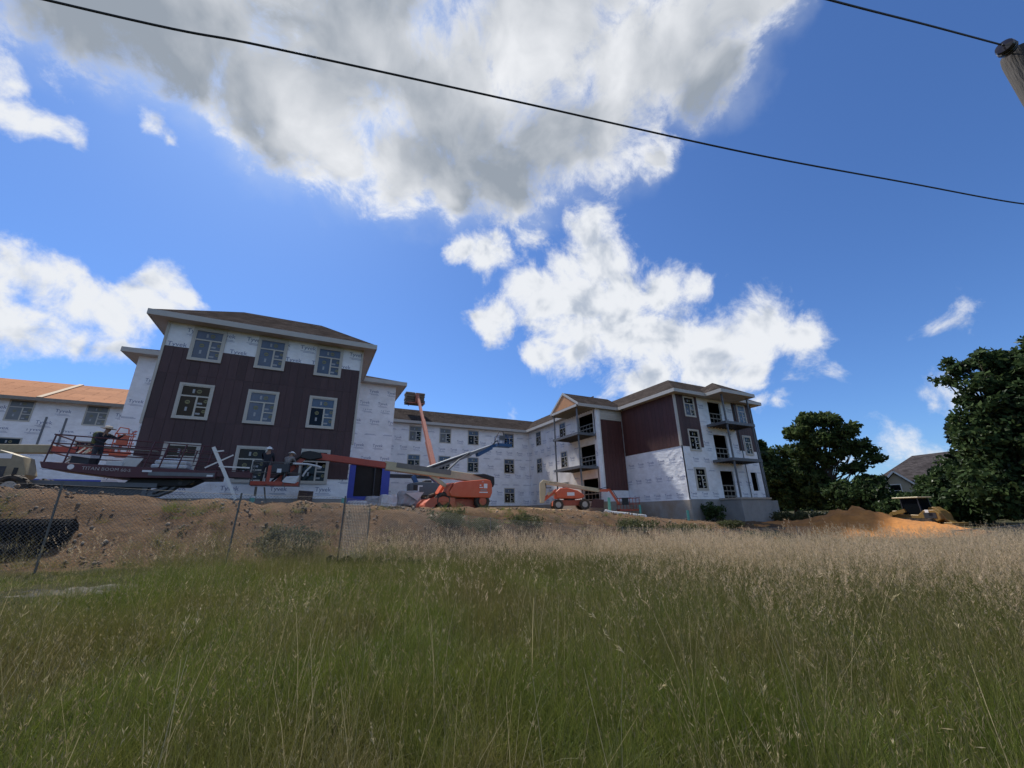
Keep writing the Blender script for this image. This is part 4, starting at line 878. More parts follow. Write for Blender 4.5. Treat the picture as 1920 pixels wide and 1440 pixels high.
mb = MB(); mb.bar(G0 + dG * 8.6 + Vector((0, 0, -.35)), G1 + Vector((0, 0, -.15)), .3, .34); mb.bar(G1 - dG * .4, G1 + Vector((.5, .3, .12)), .32, .3); mb.build('jib_bracket', M_GENIEB, L3)
mb = MB(); mb.tube((9.9, 31.7, 5.15), (11.5, 33.4, 6.35), .08, n=8); mb.tube((11.4, 33.3, 6.28), (12.6, 34.3, 7.0), .05, n=8); mb.build('lift_cylinder', M_STEELG, L3)
bk3 = basket(L3, 16.75, 18.35, 36.75, 37.6, 8.35, 1.1, M_GENIEB, M_GENIEB, .32)
mb = MB(); mb.box(16.9, 17.5, 36.62, 36.74, 9.0, 9.45); mb.build('control_box', M_GENIE, bk3)
mb = MB(); mb.path([(16.3, 36.75, 8.5), (16.5, 36.7, 9.2), (16.9, 36.7, 9.9), (17.3, 36.7, 9.9), (17.4, 36.7, 9.4)], .045, 6); mb.path([(16.1, 36.75, 8.4), (16.6, 36.65, 8.9), (16.8, 36.65, 8.5)], .05, 6); mb.build('hydraulic_hose', M_BLACK, bk3)

# 4 --- telehandler behind, holding a pallet of shingles over the roof
gz4 = 2.25
T4 = thing('telehandler', 'faded red telehandler with its long boom raised above the back roof', 'telehandler', (9.6, 34.5, gz4))
mb = MB(); mb.prism([(33.0, gz4 + .5), (33.0, gz4 + 1.1), (33.8, gz4 + 1.3), (35.8, gz4 + 1.3), (36.2, gz4 + .5)], 8.9, 10.4, 'x'); mb.build('chassis', M_BROWNB, T4, bevel=.03)
for y in (33.5, 35.7):
    for x in (8.8, 10.5): wheel(T4, (x, y, gz4 + .6), .6, .45, (1, 0, 0))
mb = MB(); mb.box(8.7, 9.3, 34.2, 35.3, gz4 + 1.3, gz4 + 2.3); mb.build('cab', M_STEEL, T4, bevel=.05)
S0, S1 = Vector((9.62, 33.6, 4.2)), Vector((9.8, 43.7, 14.6)); dS = (S1 - S0).normalized()
ups = (0, -.7, .7)
mb = MB(); mb.bar(S0, S0 + dS * 6.2, .42, .5, ups); bo = part(mb.build('boom', M_BROWNB, T4, bevel=.02), T4)
mb = MB(); mb.bar(S0 + dS * 5.8, S0 + dS * 9.8, .32, .38, ups); mb.build('middle_boom', M_BROWNB, bo)
mb = MB(); mb.bar(S0 + dS * 9.4, S1 + dS * .4, .24, .28, ups); mb.build('inner_boom', M_BROWNB, bo)
mb = MB(); mb.box(9.55, 9.95, 43.8, 44.0, 14.1, 15.15); mb.box(8.7, 10.7, 44.0, 44.06, 14.0, 14.12)
for x in (9.0, 10.3): mb.box(x, x + .1, 44.06, 45.2, 13.95, 14.02)
mb.build('fork_carriage', M_BROWNB, T4)
PL = thing('shingle_pallet', 'pallet of brown shingle bundles held up over the roof by the telehandler', 'pallet', (9.6, 44.7, 14.03))
mb = MB()
for y in (44.15, 44.65, 45.1): mb.box(8.55, 10.75, y, y + .1, 14.03, 14.13)
for k in range(6): mb.box(8.55 + k * .37, 8.85 + k * .37, 44.1, 45.25, 14.13, 14.16)
mb.build('pallet_base', M_STUDD, PL)
M_BUND = mat('shingle_bundle', (.16, .12, .085), .8, var=.25, vscale=4, rand=.25)
for k in range(4):
    for i in range(2):
        mb = MB(); x0 = 8.5 + i * 1.12 + rng.uniform(-.05, .05); mb.box(x0, x0 + 1.08, 44.12 + rng.uniform(-.04, .04), 45.2, 14.165 + k * .30, 14.45 + k * .30); mb.build('bundle', M_BUND, PL, bevel=.05)

# 5 --- boom lift at far left, behind the maroon platform
L5 = thing('boom_lift', 'cream boom lift at the far left with orange basket beside the maroon facade', 'boom lift', (-13.5, 27.5, 2.4), group='boom lifts on the site')
mb = MB(); mb.prism([(-15.5, 2.7), (-15.5, 3.2), (-12.3, 3.2), (-12.0, 2.7)], 26.9, 28.2); mb.build('chassis', M_CREAMD, L5, bevel=.04)
for x in (-15.0, -12.5):
    for y in (26.6, 28.4): wheel(L5, (x, y, 2.85), .46, .4)
mb = MB(); mb.prism([(-15.4, 3.3), (-15.5, 4.3), (-14.6, 4.75), (-12.9, 4.78), (-12.1, 4.5), (-11.8, 3.7), (-12.1, 3.3)], 26.4, 27.4); mb.build('engine_cover', M_CREAMD, L5, bevel=.08, smooth=True, seg=2)
mb = MB(); mb.box(-13.6, -12.5, 26.385, 26.395, 3.55, 4.05); mb.build('cover_vent', M_STEEL, L5)
mb = MB(); mb.box(-12.25, -12.1, 26.385, 26.395, 3.7, 4.0); mb.build('cover_latch', M_BLACK, L5)
mb = MB(); mb.box(-13.4, -12.45, 26.38, 26.394, 4.4, 4.62); mb.build('decal', M_PAPER, L5)
mb = MB(); mb.bar((-15.2, 27.7, 4.9), (-11.75, 27.7, 5.05), .38, .42); mb.build('boom', M_CREAMD, L5, bevel=.03)
mb = MB(); mb.bar((-11.9, 27.7, 5.02), (-9.5, 27.7, 5.12), .28, .32); mb.build('inner_boom', M_REDBOOM, L5)
bk5 = basket(L5, -9.45, -8.35, 27.2, 28.1, 4.8, 1.15, M_ORANGE, M_ORANGE, .2)
mb = MB(); mb.box(-9.3, -8.85, 27.06, 27.18, 5.35, 5.85); mb.build('control_box', M_ORANGED, bk5)
mb = MB(); mb.path([(-9.4, 27.1, 5.9), (-9.3, 27.1, 6.25), (-8.95, 27.1, 6.2), (-8.9, 27.1, 5.95)], .03, 6); mb.path([(-8.8, 27.1, 5.9), (-8.65, 27.1, 6.1), (-8.4, 27.1, 6.0), (-8.4, 27.1, 5.6)], .03, 6); mb.build('guard_loop', M_ORANGE, bk5)

# 6 --- maroon work platform lift with long deck (on the left)
T6 = thing('platform_lift', 'maroon work platform lift with long railed deck of building materials', 'platform lift', (-6, 20, 2.3))
y0, y1 = 19.6, 21.4
mb = MB(); mb.prism([(-8.55, 3.62), (-8.45, 3.40), (-6.4, 3.12), (-4.4, 3.14), (-3.45, 3.16), (-3.45, 3.44)], y0, y1); dk = part(mb.build('deck', M_MAROON, T6, bevel=.015), T6)
mb = MB(); mb.box(-5.55, -3.5, y0 - .025, y0 - .003, 3.22, 3.36); mb.build('deck_rail_plate', M_STEELG, dk)
mb = MB(); mb.bar((-3.6, y0 + .4, 3.36), (-2.3, y0 + .4, 3.33), .7, .22); mb.build('deck_extension', M_MAROON, T6)
flat_text('TITAN BOOM 60-S', (-7.42, y0 - .008, 3.375), (1, 0, -.035), (0, 0, 1), .115, M_DECAL, dk)
mb = MB(); mb.lathe((-7.72, y0 - .006, 3.46), (0, 1, 0), [(0, .09), (.004, .09)], 18); mb.build('round_logo', M_PAPER, dk)
mb = MB(); mb.box(-5.74, -5.46, y0 - .03, y0 - .026, 3.34, 3.41); mb.box(-3.75, -3.55, y0 - .03, y0 - .026, 3.22, 3.29); mb.build('decal', M_PAPER, dk)
def zr_(x): return 3.58 + (x + 8.5) * (-.036)
mb = MB()
for x in (-8.45, -7.95, -5.75, -5.3, -4.75, -4.2, -3.85):
    for y in (y0 + .03, y1 - .03): mb.tube((x, y, zr_(x)), (x + (.14 if x > -6 else .08), y, zr_(x) + 1.0), .026, n=6)
for dz in (.38, .7, 1.0):
    for y in (y0 + .03, y1 - .03):
        mb.tube((-8.4, y, zr_(-8.45) + dz), (-5.68, y, zr_(-5.75) + dz), .024, n=6); mb.tube((-5.62, y, zr_(-5.75) + dz), (-3.5, y, zr_(-3.6) + dz), .02, n=6)
    mb.tube((-8.4, y0, zr_(-8.45) + dz), (-8.4, y1, zr_(-8.45) + dz), .024, n=6)
for x in (-3.2, -2.8, -2.42): mb.tube((x, y0 + .1, 3.42), (x, y0 + .1, 3.42 + (.35 if x < -3 else .12)), .02, n=6)
mb.tube((-3.9, y0 + .08, 3.56), (-2.35, y0 + .08, 3.46), .018, n=6)
mb.build('railing', M_MAROON, dk)
mb = MB(); mb.prism([(-6.35, 2.92), (-6.1, 3.14), (-4.0, 3.14), (-4.45, 2.86), (-6.2, 2.86)], 20.0, 21.0); mb.build('deck_shadow_box', M_BLACK, T6, bevel=.02)  # black box put in for the dark shadow between deck and beam
mb = MB(); mb.bar((-9.6, 20.2, 2.95), (-5.3, 20.2, 2.88), .5, .16); mb.build('upper_beam', M_STEELG, T6)
mb = MB(); mb.bar((-9.6, 20.3, 2.72), (-5.6, 20.3, 2.62), .4, .36); mb.build('lower_beam', mat('dull_grey_steel', (.085, .09, .095), .6, var=.2), T6)
mb = MB(); mb.prism([(-5.75, 2.44), (-5.75, 2.72), (-5.5, 2.72), (-5.2, 2.82), (-4.95, 3.0), (-4.85, 3.16), (-4.45, 3.16), (-4.6, 2.95), (-4.9, 2.66), (-5.25, 2.48)], 20.1, 20.5); mb.build('gooseneck', M_STEELG, T6, bevel=.03)
mb = MB(); mb.path([(-5.4, 20.05, 2.58), (-5.0, 20.05, 2.75), (-4.75, 20.05, 3.02)], .035, 6); mb.build('hydraulic_hose', M_BLACK, T6)
mb = MB(); mb.box(-5.72, -5.58, 20.02, 20.09, 2.46, 2.86); mb.build('pin_bracket', M_STEELG, T6)
mb = MB(); mb.prism([(-12.5, 2.35), (-12.5, 2.75), (-9.3, 2.75), (-8.2, 2.62), (-8.0, 2.40)], 19.7, 21.3); mb.build('chassis', mat('dark_maroon_chassis', (.04, .012, .016), .6), T6, bevel=.03)
for x in (-11.8, -9.0):
    for y in (19.6, 21.4): wheel(T6, (x, y, 2.72), .42, .36)
mb = MB(); mb.lathe((-4.62, 19.97, 2.98), (0, 1, 0), [(0, .07), (.05, .07)], 12); ml = mb.build('work_lamp', M_STEEL, T6)
lm = bpy.data.materials.new('lit_lamp'); lm.use_nodes = True; lm.node_tree.nodes['Principled BSDF'].inputs['Emission Color'].default_value = (1, .97, .9, 1); lm.node_tree.nodes['Principled BSDF'].inputs['Emission Strength'].default_value = 3.0
mb = MB(); mb.lathe((-4.62, 19.945, 2.98), (0, 1, 0), [(0, .05), (.02, .055)], 12); mb.build('lamp_lens', lm, ml)
# things on the deck
def slab(name, m, x0, x1, yy0, yy1, z0, z1, label, cat, bev=.02, jit=0, group=None):
    mb = MB(); mb.box(x0, x1, yy0, yy1, z0, z1); t = thing(name, label, cat, ((x0 + x1) / 2, (yy0 + yy1) / 2, z0), group=group); mb.build('body', m, t, bevel=bev); return t
def one(mb, name, m, label, cat, bevel=0, smooth=False, group=None, kind=None):
    return tag(mb.build(name, m, None, bevel, smooth), label, cat, group, kind)
mb = MB()
mb.box(-5.62, -4.5, 19.85, 20.75, 3.52, 3.68); mb.box(-5.55, -4.55, 19.9, 20.7, 3.682, 3.84); mb.box(-5.5, -4.75, 19.95, 20.65, 3.842, 3.93); one(mb, 'wrapped_bundle', M_PLASTIC, 'white plastic wrapped bundle on the right end of the maroon deck', 'bundle', .05)
mb = MB(); mb.box(-5.0, -4.55, 20.78, 20.84, 3.56, 4.06); one(mb, 'panel_offcut', M_TRIM, 'small beige and maroon board offcut standing behind the railing', 'board', .01)
mb = MB(); mb.bar((-6.42, 20.2, 3.56), (-6.32, 20.55, 4.02), .52, .03, (0, -1, .5)); one(mb, 'white_board', M_LAP, 'pale board leaning mid deck beside the worker', 'board')
mb = MB(); mb.box(-7.02, -6.55, 20.15, 20.7, 3.52, 3.78); one(mb, 'white_box', M_WHITEP, 'white box on the deck behind the worker', 'box', .02)
mb = MB(); mb.box(-7.95, -7.45, 20.0, 20.6, 3.56, 3.98); mb.cur = 1; mb.add([(-7.98, 19.97, 4.0), (-7.42, 19.97, 3.96), (-7.4, 20.63, 4.02), (-8.0, 20.63, 4.04), (-7.98, 19.95, 3.9), (-7.42, 19.95, 3.82), (-7.4, 20.65, 3.9), (-8.0, 20.65, 3.92)], [(0,1,2,3),(0,4,5,1),(1,5,6,2),(2,6,7,3),(3,7,4,0),(4,7,6,5)]); one(mb, 'tool_cart', [M_STEEL, M_PLASTIC], 'dark tool cart under a white cloth near the left end of the deck', 'cart')
mb = MB()
for k, (a, b) in enumerate(((-8.3, -8.05), (-8.15, -7.95), (-8.35, -7.9))): mb.bar((a, 20.3 + .12 * k, 3.6), (b + .25, 20.35 + .12 * k, 4.25), .1, .03)
one(mb, 'board_offcuts', M_TRIM, 'bundle of pale trim boards leaning at the left end of the deck', 'boards')
mb = MB(); mb.bar((-8.35, 21.25, 4.42), (-5.9, 21.25, 4.34), .25, .05); one(mb, 'scaffold_plank', M_STUDD, 'long grey plank lying along the top of the deck railing', 'plank')
mb = MB(); mb.bar((-3.72, 19.5, 4.38), (-2.62, 19.5, 2.36), .12, .07, (0, 1, 0)); mb.bar((-3.85, 19.5, 3.55), (-3.0, 19.52, 4.1), .05, .05); mb.bar((-3.4, 19.48, 3.62), (-2.35, 19.48, 3.60), .05, .05)
mb.bar((-3.62, 19.5, 4.2), (-3.35, 19.5, 4.25), .1, .05); one(mb, 'leaning_brace', M_WHITEP, 'white timber brace leaning against the end of the maroon deck', 'brace')

# 7 --- yellow tracked loader by the orange heap
LX, LYY = 41.0, 14.2; lz = ghs(LX, LYY) + .12
T7 = thing('track_loader', 'yellow tracked loader with canopy parked behind the orange soil heap', 'loader', (LX, LYY, lz), R(-108), local=True); T7.scale = (.78, .78, .78)
for s in (-1, 1):
    mb = MB(); c = [(-1.7 + .38 * math.cos(t), .4 + .38 * math.sin(t)) for t in np.linspace(math.pi * .5, math.pi * 1.5, 7)] + [(1.5 + .38 * math.cos(t), .4 + .38 * math.sin(t)) for t in np.linspace(-math.pi * .5, math.pi * .5, 7)]
    mb.prism(c, s * .95 - .22, s * .95 + .22)
    for x in np.arange(-1.9, 1.8, .22): mb.box(x, x + .1, s * .95 - .24, s * .95 + .24, .775, .81); mb.box(x, x + .1, s * .95 - .24, s * .95 + .24, -.01, .03)
    mb.build('track', M_RUBBER, T7)
mb = MB(); mb.prism([(-2.0, .55), (-2.0, 1.1), (-.6, 1.15), (.5, 1.1), (1.0, 1.5), (1.9, 1.55), (2.25, 1.2), (2.3, .7), (1.9, .5)], -.68, .68); mb.build('hull', M_YELLOW, T7, bevel=.05)
mb = MB(); mb.prism([(1.1, 1.2), (1.3, 1.75), (1.75, 1.8), (2.15, 1.45), (2.4, .8), (2.9, .3), (3.0, .1), (2.5, .3), (2.1, .9)], -.38, .38); mb.build('rear_guard', M_YELLOW, T7, bevel=.04)
mb = MB(); mb.box(2.5, 3.15, -.9, .9, .2, .45); mb.build('ripper_bar', M_YELLOW, T7, bevel=.03)
mb = MB(); mb.box(1.25, 1.55, -.812, -.805, 1.3, 1.55); mb.build('decal', M_PAPER, T7)
mb = MB(); mb.prism([(-.75, 1.1), (-.7, 2.6), (.75, 2.6), (1.0, 1.2)], -.6, .6); mb.build('cab', M_GLASS, T7, bevel=.03)
mb = MB()
for x, y in ((-.72, -.62), (-.72, .62), (.85, -.62), (.85, .62)): mb.tube((x, y, 1.05), (x * .95, y, 2.62), .05, n=6)
mb.build('cab_post', M_STEEL, T7)
mb = MB(); mb.box(-1.3, 1.05, -.8, .8, 2.62, 2.74); mb.build('cab_roof', M_CREAM, T7, bevel=.03)
for s in (-1, 1):
    mb = MB(); mb.bar((-.4, s * .78, 1.5), (-1.7, s * .78, 1.2), .16, .3); mb.bar((-1.65, s * .78, 1.25), (-2.7, s * .78, .45), .16, .28); mb.bar((-.8, s * .6, 1.0), (-2.0, s * .6, 1.15), .1, .1); mb.build('lift_arm', M_YELLOW, T7)
mb = MB(); mb.prism([(-2.6, .1), (-3.4, .0), (-3.45, .12), (-2.75, .25), (-2.6, 1.05), (-2.45, 1.0)], -1.15, 1.15); mb.build('bucket', mat('worn_ochre_bucket', (.22, .14, .06), .6, var=.3), T7)
mb = MB(); mb.box(-1.9, -.8, -.5, .5, 1.12, 1.5); mb.build('engine_hood', M_YELLOW, T7, bevel=.06)
mb = MB(); mb.tube((-1.3, .2, 1.5), (-1.3, .2, 2.3), .06, n=8); mb.build('exhaust_pipe', M_STEEL, T7)
mb = MB(); mb.box(1.0, 2.0, -.70, -.685, .8, 1.3); mb.build('grille', M_STEEL, T7)

# ------------------------------------------------------------------ people
def person(label, loc, rz, J, cols, hat, extra=None):
    """J: joint positions (local, facing -Y); one continuous skinned body, coloured by region"""
    names = list(J); idx = {n: i for i, n in enumerate(names)}
    E_ = [('pelvis', 'waist'), ('waist', 'chest'), ('chest', 'neck'), ('neck', 'head'), ('head', 'crown'), ('head', 'nose'),
          ('chest', 'shL'), ('shL', 'elL'), ('elL', 'wrL'), ('wrL', 'haL'), ('chest', 'shR'), ('shR', 'elR'), ('elR', 'wrR'), ('wrR', 'haR'),
          ('pelvis', 'hipL'), ('hipL', 'knL'), ('knL', 'anL'), ('anL', 'toL'), ('pelvis', 'hipR'), ('hipR', 'knR'), ('knR', 'anR'), ('anR', 'toR')]
    RAD = dict(pelvis=.15, waist=.135, chest=.165, neck=.055, head=.095, crown=.085, nose=.03, sh=.075, el=.048, wr=.036, ha=.035, hip=.095, kn=.065, an=.048, to=.045)
    me = bpy.data.meshes.new('person'); me.from_pydata([J[n] for n in names], [(idx[a], idx[b]) for a, b in E_], [])
    o = bpy.data.objects.new('person', me); col.objects.link(o)
    sk = o.modifiers.new('skin', 'SKIN'); ss = o.modifiers.new('sub', 'SUBSURF'); ss.levels = ss.render_levels = 1
    for i, n in enumerate(names):
        k = n[:-1] if n[-1] in 'LR' and n[:-1] in RAD else n; r = RAD[k]; me.skin_vertices[0].data[i].radius = (r, r * (.72 if k in ('chest', 'waist', 'pelvis') else 1))
    me.skin_vertices[0].data[idx['pelvis']].use_root = True
    dg = bpy.context.evaluated_depsgraph_get(); em = bpy.data.meshes.new_from_object(o.evaluated_get(dg)); bpy.data.objects.remove(o)
    em.name = 'person'; em.materials.clear()
    for m in cols: em.materials.append(m)     # shirt, trousers, skin, boots
    reg = {}
    for n in names:
        k = n[:-1] if n[-1] in 'LR' and n not in ('pelvis',) else n
        reg[n] = 1 if k in ('pelvis', 'hip', 'kn') else 3 if k in ('an', 'to') else 2 if k in ('neck', 'head', 'crown', 'nose', 'ha') else 0
    jp = [(Vector(J[n]), reg[n]) for n in names]
    for p in em.polygons:
        p.material_index = min(jp, key=lambda q: (q[0] - p.center).length)[1]; p.use_smooth = True
    b = bpy.data.objects.new('person', em); col.objects.link(b); b.location = loc; b.rotation_euler = (0, 0, rz); ORG[b.name] = Vector((0, 0, 0))
    tag(b, label, 'person', 'workers on the lifts')
    h = Vector(J['head']); up = (Vector(J['crown']) - h).normalized()
    mb = MB()
    if hat == 'hard':
        mb.lathe(h + up * .045, up, [(0, .185), (.012, .185), (.014, .128), (.06, .12), (.10, .085), (.125, .03), (.13, .005)], 16); mb.build('hard_hat', M_HAT, b, smooth=True)
    else:
        mb.lathe(h + up * .04, up, [(0, .24), (.012, .24), (.02, .125), (.08, .115), (.115, .07), (.125, .005)], 16); mb.build('sun_hat', M_HATT, b, smooth=True)
    if extra: extra(b)
    for sgn, k in ((1, 'haL'), (-1, 'haR')):   # fingers
        w = Vector(J[k]); e = Vector(J['wr' + k[-1]]); d = (w - e).normalized(); sd = d.cross(Vector((0, 0, 1)));
        sd = sd.normalized() if sd.length > .1 else Vector((1, 0, 0)); mb = MB(); dn = sd.cross(d)
        for f, l in ((-1.5, .065), (-.5, .078), (.5, .074), (1.5, .058)):
            p = w + sd * (f * .017); mb.path([p - d * .02, p + d * (l * .5), p + d * l - dn * .025], .009, 5)
        p = w + sd * (.03 * sgn); mb.path([p - d * .03, p + sd * (.02 * sgn) + d * .02, p + sd * (.02 * sgn) + d * .045], .01, 5)
        mb.build('hand', cols[2], b)
    return b
STAND = dict(pelvis=(0, 0, .95), waist=(0, .0, 1.1), chest=(0, .0, 1.34), neck=(0, .0, 1.5), head=(0, -.02, 1.62), crown=(0, -.01, 1.72), nose=(0, -.115, 1.615),
             shL=(.19, 0, 1.42), elL=(.25, -.02, 1.14), wrL=(.24, -.16, .95), haL=(.23, -.22, .9), shR=(-.19, 0, 1.42), elR=(-.25, -.02, 1.14), wrR=(-.24, -.16, .95), haR=(-.23, -.22, .9),
             hipL=(.1, 0, .88), knL=(.11, -.02, .5), anL=(.11, .02, .09), toL=(.12, -.14, .04), hipR=(-.1, 0, .88), knR=(-.11, -.02, .5), anR=(-.11, .02, .09), toR=(-.12, -.14, .04))
J1 = dict(STAND); J1.update(elL=(.24, -.2, 1.2), wrL=(.14, -.42, 1.28), haL=(.1, -.5, 1.3), elR=(-.25, -.14, 1.16), wrR=(-.17, -.38, 1.12), haR=(-.14, -.46, 1.12))
person('worker in dark jacket and white hard hat standing in the orange basket', (-2.02, 22.12, 3.12), R(172), J1, [M_NAVY, M_TROUS, M_SKIN, M_BOOT], 'hard')
J2 = dict(STAND); J2.update(pelvis=(0, .08, .86), waist=(0, .04, 1.02), chest=(0, -.1, 1.24), neck=(0, -.2, 1.38), head=(0, -.27, 1.48), crown=(0, -.30, 1.58), nose=(0, -.36, 1.45), shL=(.19, -.12, 1.31), shR=(-.19, -.12, 1.31),
    elL=(.26, -.28, 1.06), wrL=(.18, -.46, .96), haL=(.15, -.54, .94), elR=(-.27, -.26, 1.06), wrR=(-.2, -.44, .96), haR=(-.17, -.52, .94), knL=(.12, -.1, .47), knR=(-.12, -.08, .47))
person('worker in grey patterned shirt bending in the orange basket', (-1.18, 22.2, 3.12), R(150), J2, [M_CAMO, M_TROUS, M_SKIN, M_BOOT], 'hard')
J3 = dict(STAND); J3.update(chest=(.02, -.06, 1.30), neck=(.02, -.1, 1.45), head=(.02, -.14, 1.57), crown=(.02, -.15, 1.67), nose=(.02, -.235, 1.56), shL=(.2, -.1, 1.38), shR=(-.17, -.02, 1.38),
    elL=(.25, -.36, 1.26), wrL=(.2, -.6, 1.36), haL=(.18, -.68, 1.39), elR=(-.28, -.1, 1.12), wrR=(-.2, -.34, 1.02), haR=(-.16, -.42, 1.0))
def vest(b):
    mb = MB(); mb.prism([(-.2, 1.02), (-.215, 1.42), (-.1, 1.5), (.12, 1.5), (.235, 1.42), (.2, 1.02)], .03, .19); mb.build('tool_backpack', M_VEST, b, bevel=.04)
person('worker in sun hat and dark clothes with a pack, reaching along the maroon deck', (-7.5, 20.55, 3.42), R(62), J3, [M_NAVY, M_TROUS, M_SKIN, M_BOOT], 'sun', vest)

# ------------------------------------------------------------------ loose things on the site
def crumple(name, label, cat, m, x0, x1, y0, y1, z0, h, seed, top=None, n=14):
    """sheet-wrapped load: rounded heap with folds"""
    r = random.Random(seed); mb = MB(); cx, cy = (x0 + x1) / 2, (y0 + y1) / 2; rows = [(0, 1.06), (.12, 1.1), (.45, 1.0), (.8, .96), (1.0, .86), (1.03, .4)]
    vs = []; k = 24
    for fz, fr in rows:
        for i in range(k):
            a = 2 * math.pi * i / k; c, s = math.cos(a), math.sin(a); q = (abs(c) ** 4 + abs(s) ** 4) ** -.25
            w = 1 + r.uniform(-.06, .06) * (1.6 if fz < .3 else 1)
            vs.append((cx + (x1 - x0) / 2 * c * q * fr * w, cy + (y1 - y0) / 2 * s * q * fr * w, z0 + h * (fz + r.uniform(-.05, .05) * (fz > .3))))
    vs.append((cx, cy, z0 + h * 1.04)); fs = []
    for j in range(len(rows) - 1):
        for i in range(k): fs.append((j * k + i, j * k + (i + 1) % k, (j + 1) * k + (i + 1) % k, (j + 1) * k + i))
    t = (len(rows) - 1) * k
    for i in range(k): fs.append((t + i, t + (i + 1) % k, len(vs) - 1))
    mb.add(vs, fs); o = mb.mesh(name, m, (cx, cy, z0), 0, False); ob = link(name, o, None, (cx, cy, z0)); return tag(ob, label, cat, 'wrapped loads by the blue doorway')
gb = 2.15
crumple('wrapped_load', 'low white plastic wrapped load, nearest the blue doorway', 'wrapped load', M_PLASTIC, 2.05, 3.2, 25.6, 26.5, gb, .38, 1)
crumple('wrapped_load', 'rounded grey and white wrapped load, middle one in front of the court', 'wrapped load', M_PLASTIC, 3.85, 4.95, 25.6, 26.7, gb, .72, 2)
crumple('wrapped_load', 'dull grey sheeted load between the white loads', 'wrapped load', M_GREYPL, 3.1, 4.0, 26.2, 27.2, gb, .66, 4)
c3 = crumple('wrapped_load', 'square grey sheeted load with a white flap, beside the orange lift', 'wrapped load', M_GREYPL, 4.95, 6.35, 25.5, 26.7, gb + .1, .86, 3)
mb = MB(); mb.add([(5.3, 25.40, 2.98), (6.45, 25.40, 3.05), (6.05, 25.36, 2.52), (5.35, 26.4, 3.0), (6.4, 26.4, 3.04)], [(0, 2, 1), (0, 1, 4, 3)]); f_ = mb.mesh('loose_flap', M_PLASTIC, c3.location); link('loose_flap', f_, c3)
mb = MB(); mb.add([(x, y, z) for y, dx in ((23.55, 0), (23.75, .03)) for x, z in ((-.58, 2.08), (.14, 2.08), (.16, 2.92), (-.52, 2.96))], [(0,1,2,3),(4,7,6,5),(0,4,5,1),(1,5,6,2),(2,6,7,3),(3,7,4,0)]); one(mb, 'siding_panel', M_SIDE, 'square maroon panel leaning against the wrapped base of the facade', 'panel')
mb = MB(); mb.bar((-.68, 23.5, 2.0), (-.60, 23.6, 2.36), .1, .06); one(mb, 'board_offcut', M_WHITEP, 'short white board standing beside the leaning maroon panel', 'board')
mb = MB(); mb.bar((-2.32, 22.9, 2.0), (-2.36, 22.95, 3.08), .10, .06); one(mb, 'wood_post', M_STUDD, 'dark upright post standing under the orange basket', 'post')
mb = MB(); mb.bar((-1.78, 22.9, 2.0), (-2.02, 22.95, 3.06), .07, .05); one(mb, 'wood_brace', M_STUDD, 'dark slanting brace under the orange basket', 'post')
mb = MB(); mb.box(-5.2, -3.6, 23.2, 23.5, 2.0, 2.42); one(mb, 'block_stack', M_CONCG, 'grey block stack on the ground under the maroon platform', 'blocks', .01)
mb = MB(); mb.box(-6.6, -5.75, 22.0, 22.4, 2.2, 2.62); one(mb, 'white_sheet', M_WRAP, 'white sheet scrap lying at the top of the bank', 'sheet', .05)
def pipe(x, y, z0, z1, label, r=.085, cap=None):
    t = thing('vent_pipe', label, 'pipe', (x, y, z0), group='teal pipes rising from the ground'); mb = MB(); mb.tube((x, y, z0), (x + .02, y, z1), r, n=14); mb.build('pipe', M_TEAL, t, smooth=True)
    if cap: mb = MB(); mb.tube((x + .02, y, z1), (x + .02, y, z1 + cap), r * 1.04, n=14); mb.build('cap', M_PAPER, t, smooth=True)
pipe(-2.2, 20.6, 1.8, 2.46, 'teal pipe with a white cap below the orange basket', .10, .07)
pipe(1.44, 20.6, 1.8, 2.47, 'teal pipe standing at the right end of the facade', .10)
pipe(21.3, 25.6, 1.2, 2.78, 'tallest teal pipe, left of the lowered red basket', .11)
pipe(25.6, 26.8, 1.0, 2.25, 'teal pipe between the red basket and the concrete base', .10)
pipe(26.2, 22.4, .7, 1.72, 'teal pipe by the corner of the concrete base', .09)
mb = MB(); pts = [(19.75, 24.2, 1.68), (20.4, 24.25, 1.60), (21.6, 24.2, 1.48), (22.7, 24.15, 1.36), (23.5, 24.1, 1.27)]
mb.path(pts, .17, 12, [.20, .15, .17, .16, .19]); mb.path([(19.6, 24.1, 1.75), (19.9, 24.25, 1.72), (20.1, 24.2, 1.62)], .13, 8, [.08, .15, .1]); one(mb, 'wrap_roll', M_PLASTIC, 'long white roll of sheeting lying on the bank below the red basket', 'roll', smooth=True)
mb = MB(); mb.prism([(22.0, 2.1), (23.4, 2.05), (23.5, 2.75), (22.35, 2.8)], 28.9, 29.0); one(mb, 'siding_panel', M_SIDER, 'red-brown panel leaning by the ground floor doorway behind the small lift', 'panel')
mb = MB(); mb.add([(x, y, ghs(x, y) + .03 + .02 * math.sin(3 * x + y)) for y in (42.0, 42.9) for x in np.arange(11, 23.4, .8)], [(i, i + 1, i + 17, i + 16) for i in range(15)]); one(mb, 'ground_sheet', M_WHITEP, 'strip of white sheeting along the foot of the back wing', 'sheet')
